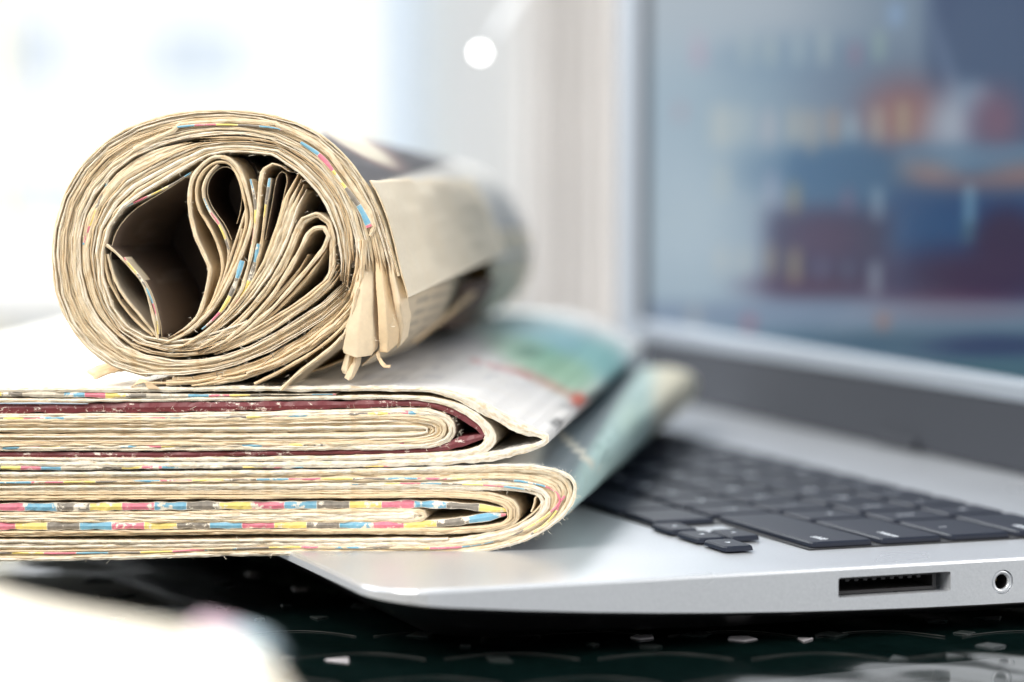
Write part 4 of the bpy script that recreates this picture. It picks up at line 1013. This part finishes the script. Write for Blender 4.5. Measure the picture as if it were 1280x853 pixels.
# crumpled dark sheets added to plug the cavities and keep them dark
pd = simple('dark_cavity_plug', (.17, .125, .10), .7, noise_amt=.6, nscale=160)
flap('inner_page_or_plug', [[(124, 240, .060), (170, 225, .050), (245, 190, .030)], [(118, 330, .062), (180, 330, .046), (262, 300, .026)], [(140, 415, .062), (190, 432, .05), (268, 395, .030)]], pd)
flap('inner_page_or_plug', [[(240, 195, .025), (280, 192, .02), (303, 205, .014)], [(248, 255, .025), (280, 255, .02), (312, 260, .014)], [(270, 330, .025), (286, 325, .02), (300, 310, .014)]], pd)
flap('inner_page_or_plug', [[(300, 188, .03), (345, 190, .024), (385, 230, .016)], [(305, 260, .03), (335, 260, .024), (366, 250, .016)], [(300, 340, .03), (315, 330, .024), (335, 300, .016)]], pd)
flap('inner_page_or_plug', [[(360, 205, .03), (395, 220, .024), (425, 290, .018)], [(345, 300, .03), (385, 310, .024), (420, 320, .018)], [(320, 370, .03), (360, 370, .024), (410, 360, .018)]], pd)
# --- outermost sheets: printed picture, the light sheet wrapped over it, and the dark gap below its free edge
FR = [0, .001, .003]+[.007+.008*k for k in range(50)]
outer_ = [(90, 408), (74, 375), (64, 333), (66, 290), (76, 253), (89, 222), (112, 194), (142, 168), (182, 151), (230, 138.5), (290, 136.5), (352, 144.5), (390, 159), (416, 176), (443, 204), (465, 236), (481, 274), (489, 305)]
cq = Vector((270, 313, 0)); outer = []
for p in resample_n([(x, y, 0) for x, y in A_out[4:]], 26):
    v = (p-cq).normalized(); outer.append((p.x+v.x*1.5, p.y+v.y*1.5))
sheet('cover_sheet', outer[3:], 3.2, ROLL, RL, roll, [M['print'], M['edge']], 480, front=-.0002, fn=print_roll, crumple=1.5, depths=FR, step=5, rounds=1, rough=.15)
M['wrapm'] = paper_mat('pale_wrapped_newsprint', (.94, .85, .69), .16)
wrapL = Roll(math.radians(14))
sheet('wrap_sheet', [(462, 226), (472, 242), (485, 273), (496, 315), (504, 350), (510, 372)], 1.8, wrapL, .215, roll, [M['wrapm'], M['edge']], 481, front=-.0008, crumple=5.5, depths=FR, step=5, rounds=2, rough=.5)
sheet('sheet', [(489, 300), (496, 330), (498, 360), (490, 400), (468, 438), (440, 462)], 2, ROLL, .095, roll, [M['sheet'], M['edge']], 482, front=.014, crumple=2, depths=FR, step=6, rounds=2)
sheet('sheet', [(470, 270), (482, 320), (482, 370), (462, 420), (420, 455), (360, 476), (300, 482)], 2, ROLL, .12, roll, [M['sheet'], M['tan']], 483, front=.020, depths=FR, step=6, rounds=2)
sheet('sheet', [(489, 290), (497, 330), (498, 365), (490, 400), (468, 438), (430, 466)], 2, ROLL, .125, roll, [M['wrapm'], M['tan']], 484, front=.198, crumple=2, depths=FR, step=6, rounds=2)
flap('page_flap', [[(455, 440, .13), (472, 415, .14), (484, 380, .15)], [(462, 452, .16), (482, 418, .17), (494, 378, .18)], [(468, 460, .19), (488, 420, .20), (500, 378, .21)]], simple('brown_gap_page', (.20, .09, .05), .6, noise_amt=.5, nscale=120))  # brown sheet filling the gap under the wrap sheet
flap('page_flap', [[(455, 448, .08), (476, 420, .12), (490, 392, .16)], [(461, 452, .08), (483, 424, .12), (497, 396, .165)]], M['tan'])
fibres(roll, [A_out[4:], A_in, B_out, B_in, T1, F2, S1, E3, E4, E5, [(444, 300), (460, 380), (470, 438), (505, 380)]], 900, 8, ROLL)
# tiny print on the bottom page ends
bm = bmesh.new()
for (x0, y0, x1, y1) in ((328, 456, 356, 434), (340, 440, 343, 447), (240, 467, 243, 473), (272, 465, 279, 465), (272, 465, 273, 470), (279, 464, 279, 470), (352, 434, 358, 431)):
    p, q_ = ROLL(x0, y0, -.0026), ROLL(x1, y1, -.0026); add_tube(bm, [p, q_], .00007, 4)
obj('printed_mark', bm_mesh('printed_mark', bm), simple('black_ink', (.06, .06, .07), .6), roll)
# ------------------------------------------------------------------ blurred newspaper in the foreground
fg = empty('folded_newspaper', (-.12, .45, ZT), 'white blurred newspaper lying on the dark table in the foreground, nearest the camera', 'newspaper')
base = [(-.34, .90), (-.100, .598), (-.085, .578), (-.062, .552), (-.046, .532), (-.037, .511), (-.031, .485), (-.027, .455), (-.022, .40), (-.020, .33), (-.34, .33)]
NS = 13; SC = .84; rnd = random.Random(3)
for k in range(NS):
    t = k/(NS-1); z0 = ZT+.0004+.0034*k; z1 = z0+.0032
    ins = .0035*(abs(t-.45)*1.6)**2*2
    bm = bmesh.new(); uvn = None
    P = [Vector((x*SC-ins*.8+rnd.uniform(-.0008, .0008), y*SC-ins+rnd.uniform(-.0008, .0008), 0)) for x, y in base]
    P = smooth_path([p*1000 for p in P], 4, 2); P = [p/1000 for p in P]
    lo = [bm.verts.new((p.x, p.y, z0+.0006*math.sin(i*.2+k))) for i, p in enumerate(P)]
    hi = [bm.verts.new((p.x, p.y, z1+.0006*math.sin(i*.2+k))) for i, p in enumerate(P)]
    uv = bm.loops.layers.uv.new('UVMap')
    for i in range(len(P)-1):
        f = bm.faces.new((lo[i], lo[i+1], hi[i+1], hi[i])); 
    bm.faces.new(hi); bm.faces.new(lo[::-1])
    bm.normal_update()
    obj('sheet', bm_mesh('sheet', bm), M['edge_pale'], fg)
# its edge marks
for (i0, i1, col) in ((0, 1, (.76, .52, .62)), (1, 2, (.48, .62, .70))):
    bm = bmesh.new()
    pts = [(-.0535, .5405), (-.0462, .530), (-.0405, .5195)]
    a, b_ = Vector((*pts[i0], 0))*SC, Vector((*pts[i1], 0))*SC; n_ = Vector((.0008, .0008, 0))
    zt = ZT+.0004+.0034*13
    vs = [bm.verts.new(v) for v in (a+n_+Vector((0, 0, zt-.0020)), b_+n_+Vector((0, 0, zt-.0020)), b_+Vector((-.0008, -.0008, zt+.0006)), a+Vector((-.0008, -.0008, zt+.0006)))]
    bm.faces.new(vs); r = bmesh.ops.extrude_face_region(bm, geom=list(bm.faces))
    for v in [g for g in r['geom'] if isinstance(g, bmesh.types.BMVert)]: v.co += Vector((-.002, -.003, -.001))
    bmesh.ops.recalc_face_normals(bm, faces=bm.faces)
    obj('printed_mark', bm_mesh('printed_mark', bm), simple('edge_mark', col, .6), fg)
for e in (low, up, roll, fg): relative(e)
for o in C.objects:
    if '_rel' in o: del o['_rel']
